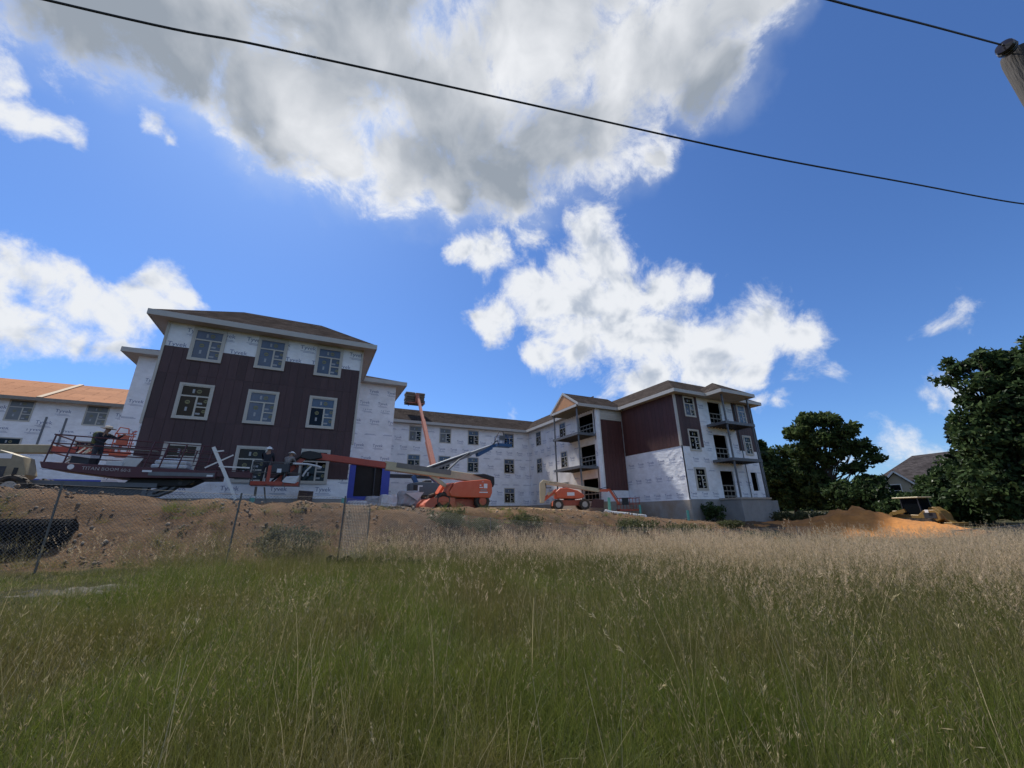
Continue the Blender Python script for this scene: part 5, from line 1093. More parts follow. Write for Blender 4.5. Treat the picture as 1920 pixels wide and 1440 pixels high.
# black corrugated pipe behind the fence
M_NET = mat('black_netting', (.014, .014, .015), .95, spec=.1, var=.5, vscale=9, bump=1.5, bscale=14)
def corr(p0, p1, r):
    mb = MB(); p0 = Vector(p0); p1 = Vector(p1); d = p1 - p0; n = int(d.length / .07); prof = []
    for i in range(n): t = d.length * i / n; prof += [(t, r), (t + .035, r), (t + .036, r * .9), (t + .068, r * .9)]
    prof = [(0, r * .1), (0, r)] + prof + [(d.length, r * .9), (d.length, r * .1)]
    mb.lathe(p0, d, prof, 18); return mb
zz = ghs(-6, 13.4)
one(corr((-10.5, 14.0, 1.40), (-5.15, 14.1, 1.28), .40), 'drain_pipe', M_NET, 'thick black corrugated pipe lying behind the fence at the left edge', 'pipe')
mb = MB(); rr_ = random.Random(9); k = 28; vs = []; fs = []
for j in range(8):
    t = j / 7 * math.pi / 2
    for i in range(k):
        a = 2 * math.pi * i / k; w = 1 + .09 * math.sin(3 * a + 1) + .06 * math.sin(5 * a) + rr_.uniform(-.05, .05)
        vs.append((-7.6 + 2.1 * math.cos(t) * w * math.cos(a), 13.55 + .6 * math.cos(t) * w * math.sin(a), .85 + .50 * math.sin(t) * (1 + .18 * math.sin(2.3 * a + j) + rr_.uniform(-.06, .06))))
for j in range(7):
    for i in range(k): fs.append((j * k + i, j * k + (i + 1) % k, (j + 1) * k + (i + 1) % k, (j + 1) * k + i))
fs.append(tuple(range(7 * k, 8 * k))); mb.add(vs, fs); one(mb, 'mesh_heap', M_NET, 'low rounded heap of black netting in front of the black pipe', 'netting', smooth=True)
mb = MB(); mb.bar((-6.75, 12.2, 1.0), (-6.45, 12.3, 1.42), .07, .03); one(mb, 'wood_stake', M_LAP, 'pale wooden stake leaning by the black pipes', 'stake')
# flat rock in the grass
mb = MB(); n = 26; vs = [(-3.45, 10.0, .50)]; fs = []
for j, (fr, z) in enumerate(((.45, .49), (.8, .45), (1.0, .36), (1.06, .15))):
    for i in range(n):
        a = 2 * math.pi * i / n; w = 1 + .14 * math.sin(3 * a + 1) + .06 * math.sin(7 * a); vs.append((-3.45 + 1.0 * fr * w * math.cos(a), 10.0 + .55 * fr * w * math.sin(a), z + .05 * math.sin(5 * a + j) + .03 * math.sin(11 * a + 2 * j)))
for i in range(n): fs.append((0, 1 + i, 1 + (i + 1) % n))
for j in range(3):
    for i in range(n): fs.append((1 + j * n + i, 1 + (j + 1) * n + i, 1 + (j + 1) * n + (i + 1) % n, 1 + j * n + (i + 1) % n))
mb.add(vs, fs); one(mb, 'rock', M_STONE, 'flat grey rock showing above the grass on the left', 'rock', smooth=True)
for sx, sy, lab in ((-1.02, 2.47, 'crumpled white paper scrap caught in the grass at lower left'),):
    mb = MB(); mb.add([(sx - .03, sy, .5), (sx + .02, sy - .02, .52), (sx + .05, sy + .03, .56), (sx, sy + .05, .55), (sx + .01, sy + .01, .575), (sx + .01, sy + .02, .49)], [(0,1,4),(1,2,4),(2,3,4),(3,0,4),(1,0,5),(2,1,5),(3,2,5),(0,3,5)]); one(mb, 'paper_scrap', M_WHITEP, lab, 'litter')
# debris beside the end block
mb = MB(); r = random.Random(5)
for k in range(16):
    c = Vector((40.2 + r.uniform(-.8, .8), 21.0 + r.uniform(-.8, .8), ghs(40.2, 21) + r.uniform(.1, .5))); d = Vector((r.uniform(-1, 1), r.uniform(-1, 1), r.uniform(-.4, .4))).normalized() * r.uniform(.3, .8); mb.bar(c - d, c + d, .1, .06)
one(mb, 'scrap_heap', M_GALV, 'small heap of grey scrap lengths beyond the end block', 'scrap')
# orange heap
mb = MB(); nx, ny = 60, 34; X, Y = np.meshgrid(np.linspace(27.0, 42.5, nx), np.linspace(9.5, 20.5, ny))
ax = np.array([.30, -.95]); U = (X - 35.0) * ax[0] + (Y - 15.2) * ax[1]; Wd = (X - 35.0) * .95 + (Y - 15.2) * .30
hp = 1.25 * np.exp(-((U + .6) / 2.3) ** 2 - (Wd / 2.3) ** 2) + .38 * np.exp(-((U - 3.2) / 2.2) ** 2 - (Wd / 2.2) ** 2) + .30 * np.exp(-((U + 3.2) / 2.6) ** 2 - (Wd / 2.4) ** 2) + .35 * np.exp(-((U - 1) / 4.5) ** 2 - (Wd / 3.2) ** 2)
hp = hp * (1 + .22 * pnoise(X, Y, 1.3, 9.0, 4)) - .10 + .05 * pnoise(X, Y, 3.1, 2.0, 3)
Z = gh(X, Y) + hp
a = np.arange((ny - 1) * (nx - 1)); rr = a // (nx - 1); cc = a % (nx - 1); b0 = rr * nx + cc
mb.add(np.stack([X.ravel(), Y.ravel(), Z.ravel()], 1).tolist(), np.stack([b0, b0 + 1, b0 + nx + 1, b0 + nx], 1).tolist())
M_ORSOIL = mat('orange_soil', (.46, .19, .045), .97, var=.28, vscale=1.6, bump=1.0, bscale=4, coord='World', dirt=(.26, .12, .045), dscale=1.0, damount=.6)
one(mb, 'soil_heap', M_ORSOIL, 'long heap of bright orange soil to the right of the building', 'soil heap', smooth=True)

# ------------------------------------------------------------------ fences, pole, wires
FEN = thing('chain_link_fence', 'chain-link fence with thin steel posts along the foot of the bank', 'fence', (-4.8, 12.3, .7))
fpost = [-14.5, -9.8, -4.85, -1.60, .90, 1.62, 5.5, 11.3, 17.5, 23.5]
def fy(x): return float(I(x, [-15, -4.85, -1.6, .9, 5.5, 11.3, 23.5], [12.3, 12.3, 12.3, 12.5, 12.7, 12.9, 13.2]))
def ftop(x): return float(I(x, [-15, -5, -1.6, .9, 5.5, 11.3, 17.5, 23.5], [2.7, 2.42, 2.23, 2.18, 1.52, 1.1, .85, .8]))
lean = {-4.85: -.03, -1.6: .05, .9: .02}
for x in fpost:
    mb = MB(); t = ftop(x) - (.22 if x == 1.62 else 0); mb.tube((x, fy(x), ghs(x, fy(x)) - .2), (x + lean.get(x, 0), fy(x), t), .021 if x < 2 else .018, n=8); mb.build('fence_post', M_GALV, FEN)
mb = MB(); s = 0.075; xs_ = np.arange(-15.5, 24.5, s)
def seg(x0, z0, x1, z1, r=.0024):
    p0 = Vector((x0, fy(x0) - .03, z0)); p1 = Vector((x1, fy(x1) - .03, z1)); mb.tube(p0, p1, r, n=3, caps=False)
for x in xs_:
    for sg in (1, -1):
        b = ghs(x, fy(x)) + .02; top = ftop(x) - .04; h = top - b
        if sg > 0 and x + h < 25: seg(x, b, x + h, min(top, ftop(x + h) - .04))
        if sg < 0 and x - h > -16: seg(x, b, x - h, min(top + .02, ftop(x - h) - .04))
tag(mb.build('wire_mesh', M_WIRE, FEN), kind='stuff')
mb = MB(); mb.path([(x, fy(x) - .03, ftop(x) - .04) for x in np.linspace(-15.5, 24, 40)], .004, 4); mb.build('tension_wire', M_GALV, FEN)
# doubled piece of mesh between the two close posts
mb = MB(); b, t = ghs(1.2, 12.5) + .02, 1.98
for k in range(17): mb.tube((.92 + k * .042, 12.44, b), (.92 + k * .042, 12.44, t), .006, n=3, caps=False)
for k in range(40): mb.tube((.92, 12.445, b + k * (t - b) / 40), (1.62, 12.445, b + k * (t - b) / 40), .006, n=3, caps=False)
tag(mb.build('mesh_gate', M_GALV, FEN), kind='stuff')
mb = MB(); vs = []; fs = []
for i, x in enumerate(np.linspace(.6, 4.6, 30)): z = ghs(x, 12.3); h = .18 + .07 * math.sin(i * 2.1) - .1 * (i > 18); vs += [(x, 12.2 + .03 * math.sin(i), z), (x, 12.2 + .05 * math.sin(i * 1.3), z + h), (x, 12.23 + .05 * math.sin(i * 1.3), z + h), (x, 12.23 + .03 * math.sin(i), z)]
for i in range(29):
    for k in range(4): fs.append((i * 4 + k, i * 4 + (k + 1) % 4, i * 4 + 4 + (k + 1) % 4, i * 4 + 4 + k))
mb.add(vs, fs); one(mb, 'silt_fence', M_BLACK, 'torn black silt fence strip at the foot of the chain-link fence', 'silt fence')
FE2 = thing('chain_link_fence', 'low grey chain-link fence beside the trees at the far right', 'fence', (24.0, 7.3, 0))
ex = np.linspace(23.6, 44, 12)
for i, x in enumerate(ex):
    mb = MB(); mb.tube((x, 7.25 + (x - 24) * .02, ghs(x, 7.3) - .2), (x - (.12 if i == 0 else 0), 7.25 + (x - 24) * .02, .72), .03, n=6); mb.build('fence_post', M_GALV, FE2)
mb = MB(); mb.tube((23.6, 7.25, .70), (44, 7.65, .72), .022, n=6); mb.build('top_rail', M_GALV, FE2)
mb = MB()
for x in np.arange(23.6, 44, .09):
    y = 7.25 + (x - 24) * .02
    mb.tube((x, y, -.2), (min(x + .9, 44), y + .02, .70), .004, n=3, caps=False); mb.tube((x, y, .70), (min(x + .9, 44), y + .02, -.2), .004, n=3, caps=False)
tag(mb.build('wire_mesh', M_WIRE, FE2), kind='stuff')

UP = thing('utility_pole', 'weathered wooden utility pole top at the upper right corner of the view', 'utility pole', (9.42, .2, 0))
mb = MB(); px_, py_ = 9.42, .2; mb.path([(px_, py_, -.3), (px_, py_, 3), (px_, py_, 6), (px_, py_, 8.50), (px_, py_, 8.62)], .2, 20, [.23, .215, .20, .185, .172]); mb.build('pole', M_POLE, UP, smooth=True)
mb = MB(); mb.lathe((px_ - .30, py_ + .03, 8.52), (-1, .1, .12), [(0, .03), (.01, .10), (.05, .115), (.08, .06), (.10, .06), (.12, .11), (.16, .10), (.17, .04)], 16); mb.build('insulator', mat('brown_porcelain', (.03, .025, .028), .15), UP, smooth=True)
mb = MB(); mb.lathe((px_ - .375, py_ + .035, 8.53), (-1, .1, .12), [(0, .108), (.02, .108)], 16); mb.build('insulator_band', M_GALV, UP)
mb = MB(); mb.tube((px_ - .5, py_ + .05, 8.55), (px_ + .3, py_ - .02, 8.46), .012, n=6); mb.tube((px_ - .22, py_ - .08, 8.22), (px_ + .1, py_ - .05, 8.2), .02, n=6); mb.build('bolt', M_GALV, UP)
def cable(pts, r, label):
    # smooth sagging line through the points
    P_ = [Vector(p) for p in pts]; out = []
    for i in range(len(P_) - 1):
        a = P_[max(i - 1, 0)]; b = P_[i]; c = P_[i + 1]; d = P_[min(i + 2, len(P_) - 1)]
        for k in range(12):
            t = k / 12; out.append(.5 * ((2 * b) + (c - a) * t + (2 * a - 5 * b + 4 * c - d) * t * t + (3 * b - a - 3 * c + d) * t ** 3))
    out.append(P_[-1]); mb = MB(); mb.path(out, r, 6); return one(mb, 'overhead_cable', M_BLACK, label, 'cable', smooth=True, group='overhead cables')
cable([(-20, 7.3, 6.6), (-8, 4.5, 5.45), (-2.18, 3.11, 5.2), (-.78, 2.8, 5.25), (1.23, 2.34, 5.28), (3.81, 1.76, 5.32), (6.18, 1.23, 5.46), (8.4, .73, 5.6), (9.25, .42, 5.68)], .0095, 'long black cable crossing the sky from upper left to the right edge')
cable([(-20, 6.2, 8.2), (-5, 3.0, 6.75), (1.5, 1.64, 6.80), (4.99, .99, 7.6), (6.95, .62, 8.075), (8.9, .26, 8.545)], .0125, 'short black cable meeting the insulator on the wooden pole top')

# ------------------------------------------------------------------ neighbouring house
HS = thing('neighbour_house', 'tan house with brown-grey roof and small gable among the trees at right', 'house', (72, 20, 1.2))
hx, hy = Vector((.30, -.954, 0)), Vector((.954, .30, 0))     # along the street / away from the camera
hc = Vector((69.3, 23.1, 0))
def hp_(a, b, z): return tuple(hc + hx * a + hy * b + Vector((0, 0, z)))
def hbox(mb, a0, a1, b0, b1, z0, z1): mb.add([hp_(a, b, z) for z in (z0, z1) for a, b in ((a0, b0), (a1, b0), (a1, b1), (a0, b1))], [(0,3,2,1),(4,5,6,7),(0,1,5,4),(1,2,6,5),(2,3,7,6),(3,0,4,7)])
mb = MB(); hbox(mb, -3.9, 9, 0, 9, 1.0, 5.0); mb.build('wall', M_TAN, HS)
mb = MB(); mb.add([hp_(-4.4, -.5, 4.95), hp_(9.5, -.5, 4.95), hp_(9.5, 9.5, 4.95), hp_(-4.4, 9.5, 4.95), hp_(.3, 4.5, 8.45), hp_(6, 4.5, 8.75)], [(0,1,5,4),(2,3,4,5),(1,2,5),(3,0,4),(3,2,1,0)]); mb.build('roof', M_SHINGD, HS)
mb = MB(); hbox(mb, -6.5, -3.2, 1.5, 8, 1.0, 4.2); mb.build('side_wall', M_TAN, HS)
mb = MB(); mb.add([hp_(-7.2, 1.0, 4.1), hp_(-3.0, 1.0, 4.1), hp_(-3.0, 8.5, 4.1), hp_(-7.2, 8.5, 4.1), hp_(-5.2, 4.5, 5.9), hp_(-2.5, 4.5, 5.9)], [(0,1,5,4),(2,3,4,5),(1,2,5),(3,0,4),(3,2,1,0)]); mb.build('side_roof', M_SHINGD, HS)
mb = MB(); hbox(mb, -3.1, -.6, -.9, .2, 1.0, 4.6); mb.add([hp_(-3.1, -.9, 4.6), hp_(-.6, -.9, 4.6), hp_(-1.85, -.9, 5.95), hp_(-3.1, .2, 4.6), hp_(-.6, .2, 4.6), hp_(-1.85, .2, 5.95)], [(0,1,2),(5,4,3),(0,2,5,3),(1,4,5,2)]); mb.build('gable_wall', M_TAN, HS)
mb = MB()
for s0, s1 in ((-3.45, -1.85), (-.25, -1.85)):
    mb.add([hp_(s0, -1.15, 4.42), hp_(s1, -1.15, 6.12), hp_(s1, 2.6, 6.12), hp_(s0, 1.6, 4.42), hp_(s0, -1.15, 4.57), hp_(s1, -1.15, 6.27), hp_(s1, 2.6, 6.27), hp_(s0, 1.6, 4.57)], [(0,1,2,3),(4,7,6,5),(0,4,5,1),(1,5,6,2),(2,6,7,3),(3,7,4,0)])
mb.build('gable_roof', M_SHINGD, HS)
mb = MB()
for s0, s1 in ((-3.5, -1.85), (-.2, -1.85)): mb.bar(hp_(s0, -1.2, 4.48), hp_(s1, -1.2, 6.2), .08, .2)
mb.bar(hp_(-.2, -.56, 4.92), hp_(9.5, -.56, 4.92), .08, .18); mb.build('white_eave_trim', M_WHITEP, HS)
for a, b, z, w in ((-2.1, -.93, 3.1, 1.0), (1.2, -.03, 3.0, 1.3), (4.5, -.03, 3.0, 1.3)):
    mb = MB(); hbox(mb, a - w / 2 - .1, a + w / 2 + .1, b - .04, b + .01, z - .1, z + 1.5); fr = mb.build('window', M_WHITEP, HS); mb = MB(); hbox(mb, a - w / 2, a + w / 2, b - .06, b - .045, z, z + .67); hbox(mb, a - w / 2, a + w / 2, b - .06, b - .045, z + .73, z + 1.4); ORG[fr.name] = org(HS); mb.build('pane', M_GLASS, fr)
mb = MB(); hbox(mb, 2.2, 2.7, 2.2, 2.7, 6.4, 7.2); mb.build('roof_vent', M_SHINGD, HS)

# ------------------------------------------------------------------ vegetation
def leaf_mat(name, c1, c2, trans=.35, inst=True, patch=None, rough=.6, gloss=.5):
    m = bpy.data.materials.new(name); m.use_nodes = True; nt = m.node_tree; nt.nodes.clear(); N = nt.nodes.new; L = nt.links.new
    out = N('ShaderNodeOutputMaterial'); g = N('ShaderNodeNewGeometry')
    f = None
    if inst: oi = N('ShaderNodeObjectInfo'); f = oi.outputs['Random']
    else: f = g.outputs['Random Per Island']
    mx = N('ShaderNodeMix'); mx.data_type = 'RGBA'; L(f, mx.inputs[0]); mx.inputs[6].default_value = (*c1, 1); mx.inputs[7].default_value = (*c2, 1); c = mx.outputs[2]
    if patch:
        n = N('ShaderNodeTexNoise'); n.inputs['Scale'].default_value = patch[1]; n.inputs['Detail'].default_value = 3; L(g.outputs['Position'], n.inputs[0])
        r = N('ShaderNodeMapRange'); r.inputs[1].default_value = .42; r.inputs[2].default_value = .62; L(n.outputs[0], r.inputs[0])
        m2 = N('ShaderNodeMix'); m2.data_type = 'RGBA'; L(r.outputs[0], m2.inputs[0]); L(c, m2.inputs[6]); m2.inputs[7].default_value = (*patch[0], 1); c = m2.outputs[2]
    d = N('ShaderNodeBsdfDiffuse'); t = N('ShaderNodeBsdfTranslucent'); L(c, d.inputs[0]); L(c, t.inputs[0])
    ms = N('ShaderNodeMixShader'); ms.inputs[0].default_value = trans; L(d.outputs[0], ms.inputs[1]); L(t.outputs[0], ms.inputs[2])
    gl = N('ShaderNodeBsdfGlossy'); gl.inputs['Roughness'].default_value = rough; gl.inputs[0].default_value = (.5, .5, .5, 1)
    fr = N('ShaderNodeFresnel'); fr.inputs[0].default_value = 1.3; m3 = N('ShaderNodeMixShader'); sc_ = N('ShaderNodeMath'); sc_.operation = 'MULTIPLY'; L(fr.outputs[0], sc_.inputs[0]); sc_.inputs[1].default_value = gloss
    L(sc_.outputs[0], m3.inputs[0]); L(ms.outputs[0], m3.inputs[1]); L(gl.outputs[0], m3.inputs[2]); L(m3.outputs[0], out.inputs[0]); return m
def mesh_np(name, V, F, mats, mi=None, smooth=False):
    me = bpy.data.meshes.new(name); k = F.shape[1]; n = len(F)
    me.vertices.add(len(V)); me.vertices.foreach_set('co', V.astype(np.float32).ravel()); me.loops.add(n * k); me.loops.foreach_set('vertex_index', F.astype(np.int32).ravel())
    me.polygons.add(n); me.polygons.foreach_set('loop_start', np.arange(0, n * k, k, dtype=np.int32))
    for m in mats: me.materials.append(m)
    if mi is not None: me.polygons.foreach_set('material_index', mi.astype(np.int32))
    if smooth: me.polygons.foreach_set('use_smooth', np.ones(n, bool))
    me.update(calc_edges=True); return me
M_LEAFD = leaf_mat('dark_tree_leaves', (.030, .058, .024), (.064, .096, .034), .30, False, gloss=.15)
M_LEAFM = leaf_mat('tree_leaves', (.042, .072, .024), (.085, .112, .038), .35, False, gloss=.15)
M_NEEDLE = leaf_mat('conifer_needles', (.020, .038, .026), (.034, .056, .034), .25, False, gloss=.15)
def leaf_cloud(centres, radii, per, size, seed, drop=.0):
    """small folded leaf sprays spread through clumps"""
    g = np.random.default_rng(seed); C_ = np.repeat(np.asarray(centres), per, 0); R_ = np.repeat(np.asarray(radii), per, 0)
    n = len(C_); d = g.normal(size=(n, 3)); d /= np.linalg.norm(d, axis=1)[:, None]; rr = g.random(n) ** .45
    P_ = C_ + d * (R_ * rr)[:, None] * np.array([1, 1, .82])
    t = g.normal(size=(n, 3)); t /= np.linalg.norm(t, axis=1)[:, None]; b = np.cross(t, d + .6 * g.normal(size=(n, 3))); b /= np.linalg.norm(b, axis=1)[:, None] + 1e-9
    s = size * (.6 + .8 * g.random(n))[:, None]; t = t * s; b = b * s * .55; nn = np.cross(t, b) / s * .25
    V = np.stack([P_ - t, P_ + b + nn, P_ + t, P_ - b + nn], 1).reshape(-1, 3); F = np.arange(n * 4).reshape(n, 4)
    return V, F
def tree(name, label, base, blobs, clump, per, size, m, seed, trunk_r=.28, branches=True, group='trees at the right edge of the site'):
    """blobs: (dx, dy, z, rx, ry, rz) ellipsoids relative to the base; clumps spread over and through them"""
    g = np.random.default_rng(seed); bx, by_, bz = base; cs = []; rs = []
    for dx, dy, z, rx, ry, rz in blobs:
        k = max(6, int(rx * ry * rz ** .5 * clump))
        d = g.normal(size=(k, 3)); d /= np.linalg.norm(d, axis=1)[:, None]; rr = .35 + .65 * g.random(k) ** .5
        c = d * rr[:, None] * np.array([rx, ry, rz]) + np.array([dx, dy, z]); cs.append(c); rs.append(.30 + .55 * g.random(k) * min(1.3, .5 + rx * .28))
    cs = np.concatenate(cs); rs = np.concatenate(rs)
    keep = cs[:, 2] > .15; cs = cs[keep]; rs = rs[keep]
    t = thing(name, label, 'tree', base, group=group, local=True)
    V, F = leaf_cloud(cs, rs, per, size, seed + 1); link('crown', mesh_np('crown', V, F, [m]), t)
    mb = MB(); top = max(b[2] for b in blobs); cx = sum(b[0] for b in blobs) / len(blobs) * .6; cy = sum(b[1] for b in blobs) / len(blobs) * .6
    pts = [(0, 0, -.4), (.05, 0, .8), (cx * .3, cy * .3, top * .4), (cx * .7, cy * .7, top * .7), (cx, cy, top * .95)]
    mb.path(pts, .2, 9, [trunk_r * 1.35, trunk_r, trunk_r * .8, trunk_r * .5, trunk_r * .2])
    if branches:
        for b in blobs:
            for q in range(3):
                z0 = max(.8, b[2] * (.35 + .15 * q)); f = min(z0 / (top * .95), 1); s = Vector((cx * f, cy * f, z0)); e = Vector((b[0] + g.uniform(-.5, .5) * b[3], b[1] + g.uniform(-.5, .5) * b[4], b[2] + g.uniform(-.2, .5) * b[5]))
                mid = (s + e) / 2 + Vector((0, 0, -.2)); mb.path([s, mid, e], .1, 5, [trunk_r * .42, trunk_r * .28, .025])
    mb.build('trunk', M_BARK, t, smooth=True); return t
def polar(u, v, d): n = math.hypot(u, v); return u / n * d, v / n * d
# looking along (u, v); right-hand direction across the view for a tree at that bearing
def cross_dir(x, y): n = math.hypot(x, y); return np.array([y / n, -x / n]), np.array([x / n, y / n])
def tree_at(x, y, z, parts_, **kw):
    """parts_: (across, along, height, r_across, r_along, r_z)"""
    c, a = cross_dir(x, y); bl = []
    for p in parts_:
        o = c * p[0] + a * p[1]; r = (p[3] + p[4]) / 2; bl.append((o[0], o[1], p[2], p[3] * abs(c[0]) + p[4] * abs(a[0]), p[3] * abs(c[1]) + p[4] * abs(a[1]), p[5]))
    return tree(base=(x, y, z), blobs=bl, **kw)
# loose broad tree with sky showing through
x, y = polar(.905, .425, 60)
tree_at(x, y, 1.2, [(-1.9, 0, 9.7, 1.1, 1.3, 1.1), (-.5, .5, 10.9, 1.05, 1.3, 1.0), (1.0, 0, 10.6, 1.0, 1.3, .9), (2.5, 0, 9.2, .9, 1.2, .9), (3.3, 0, 7.2, .9, 1.2, .9), (3.9, 0, 5.6, .75, 1.2, .6), (-2.2, 0, 7.2, 1.3, 1.6, 1.3), (.2, 0, 8.4, 1.4, 1.6, 1.1), (-2.4, 0, 4.2, 1.3, 1.6, 1.5), (2.2, 0, 4.9, .8, 1.2, .5), (-.8, 0, 5.6, .9, 1.2, .9), (1.9, 0, 7.0, .8, 1.2, .7), (-2.3, 0, 2.0, 1.4, 1.4, 1.4), (-.2, 0, 2.4, 1.2, 1.2, 1.2), (2.9, 0, 3.0, 1.0, 1.2, .9), (.6, 0, 6.2, .8, 1.0, .7)],
        name='broadleaf_tree', label='loose broad green tree with sky showing through, left of the tan house', clump=11.0, per=46, size=.24, m=M_LEAFM, seed=11, trunk_r=.22)
x, y = polar(.848, .530, 60)
tree_at(x, y, 1.2, [(0, 0, 4.6, 2.2, 2.4, 3.0), (-.9, 0, 8.4, 1.3, 1.6, 1.6), (1.4, 0, 6.4, 1.4, 1.6, 1.6), (-1.3, 0, 9.8, .8, 1.0, 1.0), (2.2, 0, 3.4, 1.6, 1.6, 2.6)], name='broadleaf_tree', label='dark dense tree right behind the end of the building', clump=8, per=70, size=.25, m=M_LEAFD, seed=12)
x, y = polar(.875, .484, 66)
tree_at(x, y, 1.2, [(0, 0, 3.6, 2.2, 2.4, 3.0), (.4, 0, 6.4, 1.5, 1.6, 1.3), (-1.6, 0, 4, 1.6, 1.6, 2.6), (1.8, 0, 3.0, 1.5, 1.6, 2.2)], name='broadleaf_tree', label='dark round tree between the building end tree and the loose broad tree', clump=8, per=70, size=.25, m=M_LEAFD, seed=13)
x, y = polar(.921, .389, 58)
tree_at(x, y, 1.0, [(0, 0, 1.7, 2.0, 1.6, 1.4), (.9, 0, 3.2, 1.0, 1.2, .8), (-1.6, 0, 1.9, 1.5, 1.4, 1.5), (2.2, 0, 1.2, 1.3, 1.4, .9)], name='shrub_thicket', label='dark bushy thicket in front of the tan house, left of the loader canopy', clump=11, per=70, size=.2, m=M_LEAFD, seed=14, trunk_r=.1)
x, y = polar(.947, .321, 54)
tree_at(x, y, .8, [(0, 0, .9, 1.6, 1.4, .9), (-1.6, 0, .8, 1.2, 1.2, .8), (1.9, 0, 2.2, 1.3, 1.4, 1.6), (2.9, 0, 3.4, 1.2, 1.4, 1.6)], name='broadleaf_tree', label='bushy young tree directly behind the yellow loader', clump=11, per=70, size=.2, m=M_LEAFD, seed=15, trunk_r=.12)
# tall dark trees at the right edge
x, y = polar(.9805, .1965, 46)
tree_at(x, y, .6, [(-1.1, 0, 11.7, .75, 1.0, .65), (.0, 0, 11.5, .8, 1.2, .8), (-1.9, 0, 10.9, .55, .9, .5), (.9, 0, 11.0, 1.1, 1.4, 1.2), (-.5, 0, 9.3, 1.35, 1.6, 1.1), (-1.4, 0, 7.6, 1.1, 1.6, .9), (.6, 0, 7.6, 1.6, 2, 1.6), (-.9, 0, 5.6, 1.7, 2.0, 1.7), (.2, 0, 4.2, 2.1, 2.2, 2.2), (-.9, 0, 2.2, 2.3, 2.2, 2.1), (-.9, 0, 2.0, 2.2, 2.0, 1.8), (.6, 0, 1.6, 2.2, 2.0, 1.6), (2.4, 0, 9.2, 1.6, 2, 2.6), (2.4, 0, 5.0, 1.8, 2, 3.4)], name='broadleaf_tree', label='tallest dark green tree, filling the right edge behind the low fence', clump=9.5, per=62, size=.19, m=M_LEAFD, seed=16, trunk_r=.3)
x, y = polar(.992, .128, 46)
tree_at(x, y, .6, [(0, 0, 10.5, 2.0, 2.2, 2.2), (0, 0, 6, 2.4, 2.4, 3.6), (-1.0, 0, 2.5, 2.4, 2.4, 2.4)], name='broadleaf_tree', label='dark tree cut off by the right edge of the view', clump=7, per=70, size=.22, m=M_LEAFD, seed=17, trunk_r=.3)
def conifer(x, y, z, h, r, seed, label):
    g = np.random.default_rng(seed); t = thing('conifer_tree', label, 'tree', (x, y, z), group='trees at the right edge of the site', local=True); cs = []; rs = []; mb = MB()
    mb.tube((0, 0, -.3), (0, 0, h), .2, .02, 8)
    k = 0; zz = .6
    while zz < h - .2:
        f = 1 - zz / h; L = r * (f ** .75) * g.uniform(.75, 1.15)
        for q in range(5):
            a = g.uniform(0, 2 * math.pi); e = Vector((math.cos(a) * L, math.sin(a) * L, zz + L * g.uniform(.05, .30))); mb.path([(0, 0, zz), (e[0] * .5, e[1] * .5, zz - .02), tuple(e)], .03, 4, [.05, .035, .01])
            for w in np.linspace(.25, 1.0, 6): cs.append((e[0] * w, e[1] * w, zz + (e[2] - zz) * w * w)); rs.append(.30 * (1.15 - w * .75))
        zz += g.uniform(.28, .5)
    V, F = leaf_cloud(cs, rs, 24, .15, seed + 1); V[:, 2] *= 1.0; link('crown', mesh_np('crown', V, F, [M_NEEDLE]), t); mb.build('trunk', M_BARK, t)
x, y = polar(.968, .250, 50); conifer(x, y, .7, 8.4, 2.6, 31, 'dark conifer with drooping open branches left of the tallest tree')
x, y = polar(.965, .262, 49)
tree_at(x, y, .7, [(0, 0, 1.3, 2.0, 1.6, 1.3), (1.2, 0, 3.2, 1.5, 1.6, 1.8), (-1.4, 0, 1.2, 1.3, 1.4, 1.2), (1.6, 0, 5.0, 1.1, 1.2, 1.4)], name='broadleaf_tree', label='dark undergrowth tree under the conifer, between loader and tallest tree', clump=12, per=70, size=.2, m=M_LEAFD, seed=18, trunk_r=.12)
x, y = polar(.956, .293, 60); conifer(x, y, 1.0, 4.6, 1.8, 32, 'small conifer between the tan house and the dark trees')
# far-off wood closing the view beyond the house and the building's end
def far_wood():
    g = np.random.default_rng(61); cs = []; rs = []
    for a in np.radians(np.concatenate([np.linspace(52, 90, 90), np.linspace(-75, -30, 60)])):
        d = g.uniform(105, 125); h = g.uniform(3.5, 7.5)
        for q in range(7): cs.append((math.sin(a) * d + g.normal() * 1.6, math.cos(a) * d + g.normal() * 1.6, .5 + h * g.random())); rs.append(g.uniform(1.0, 1.9))
    V, F = leaf_cloud(cs, rs, 34, .55, 62); tag(link('far_wood', mesh_np('far_wood', V, F, [M_LEAFD])), 'low dark wood far off beyond the site', None, None, 'stuff')
far_wood()
# shrubs by the concrete base
def bush(name, label, x, y, r, h, m, seed, size=.09, per=60, group='weedy shrubs on the bank'):
    g = np.random.default_rng(seed); k = 26; d = g.normal(size=(k, 3)); d /= np.linalg.norm(d, axis=1)[:, None]; c = d * (.3 + .7 * g.random(k)[:, None]) * np.array([r, r, h * .5]) + np.array([0, 0, h * .5])
    V, F = leaf_cloud(c, .16 * r + .10 + .12 * g.random(k), per, size, seed); t = thing(name, label, 'shrub', (x, y, ghs(x, y)), group=group, local=True); link('foliage', mesh_np('foliage', V, F, [m]), t)
    mb = MB()
    for q in c[:14]: mb.path([(0, 0, -.1), tuple(q * .5 + np.array([0, 0, .02])), tuple(q)], .012, 4)
    mb.build('stems', M_BARK, t); return t
M_WEED = leaf_mat('weed_leaves', (.060, .075, .032), (.105, .11, .055), .35, False, gloss=.15)
M_WEEDG = leaf_mat('grey_weed_leaves', (.085, .095, .06), (.14, .14, .095), .35, False, gloss=.15)
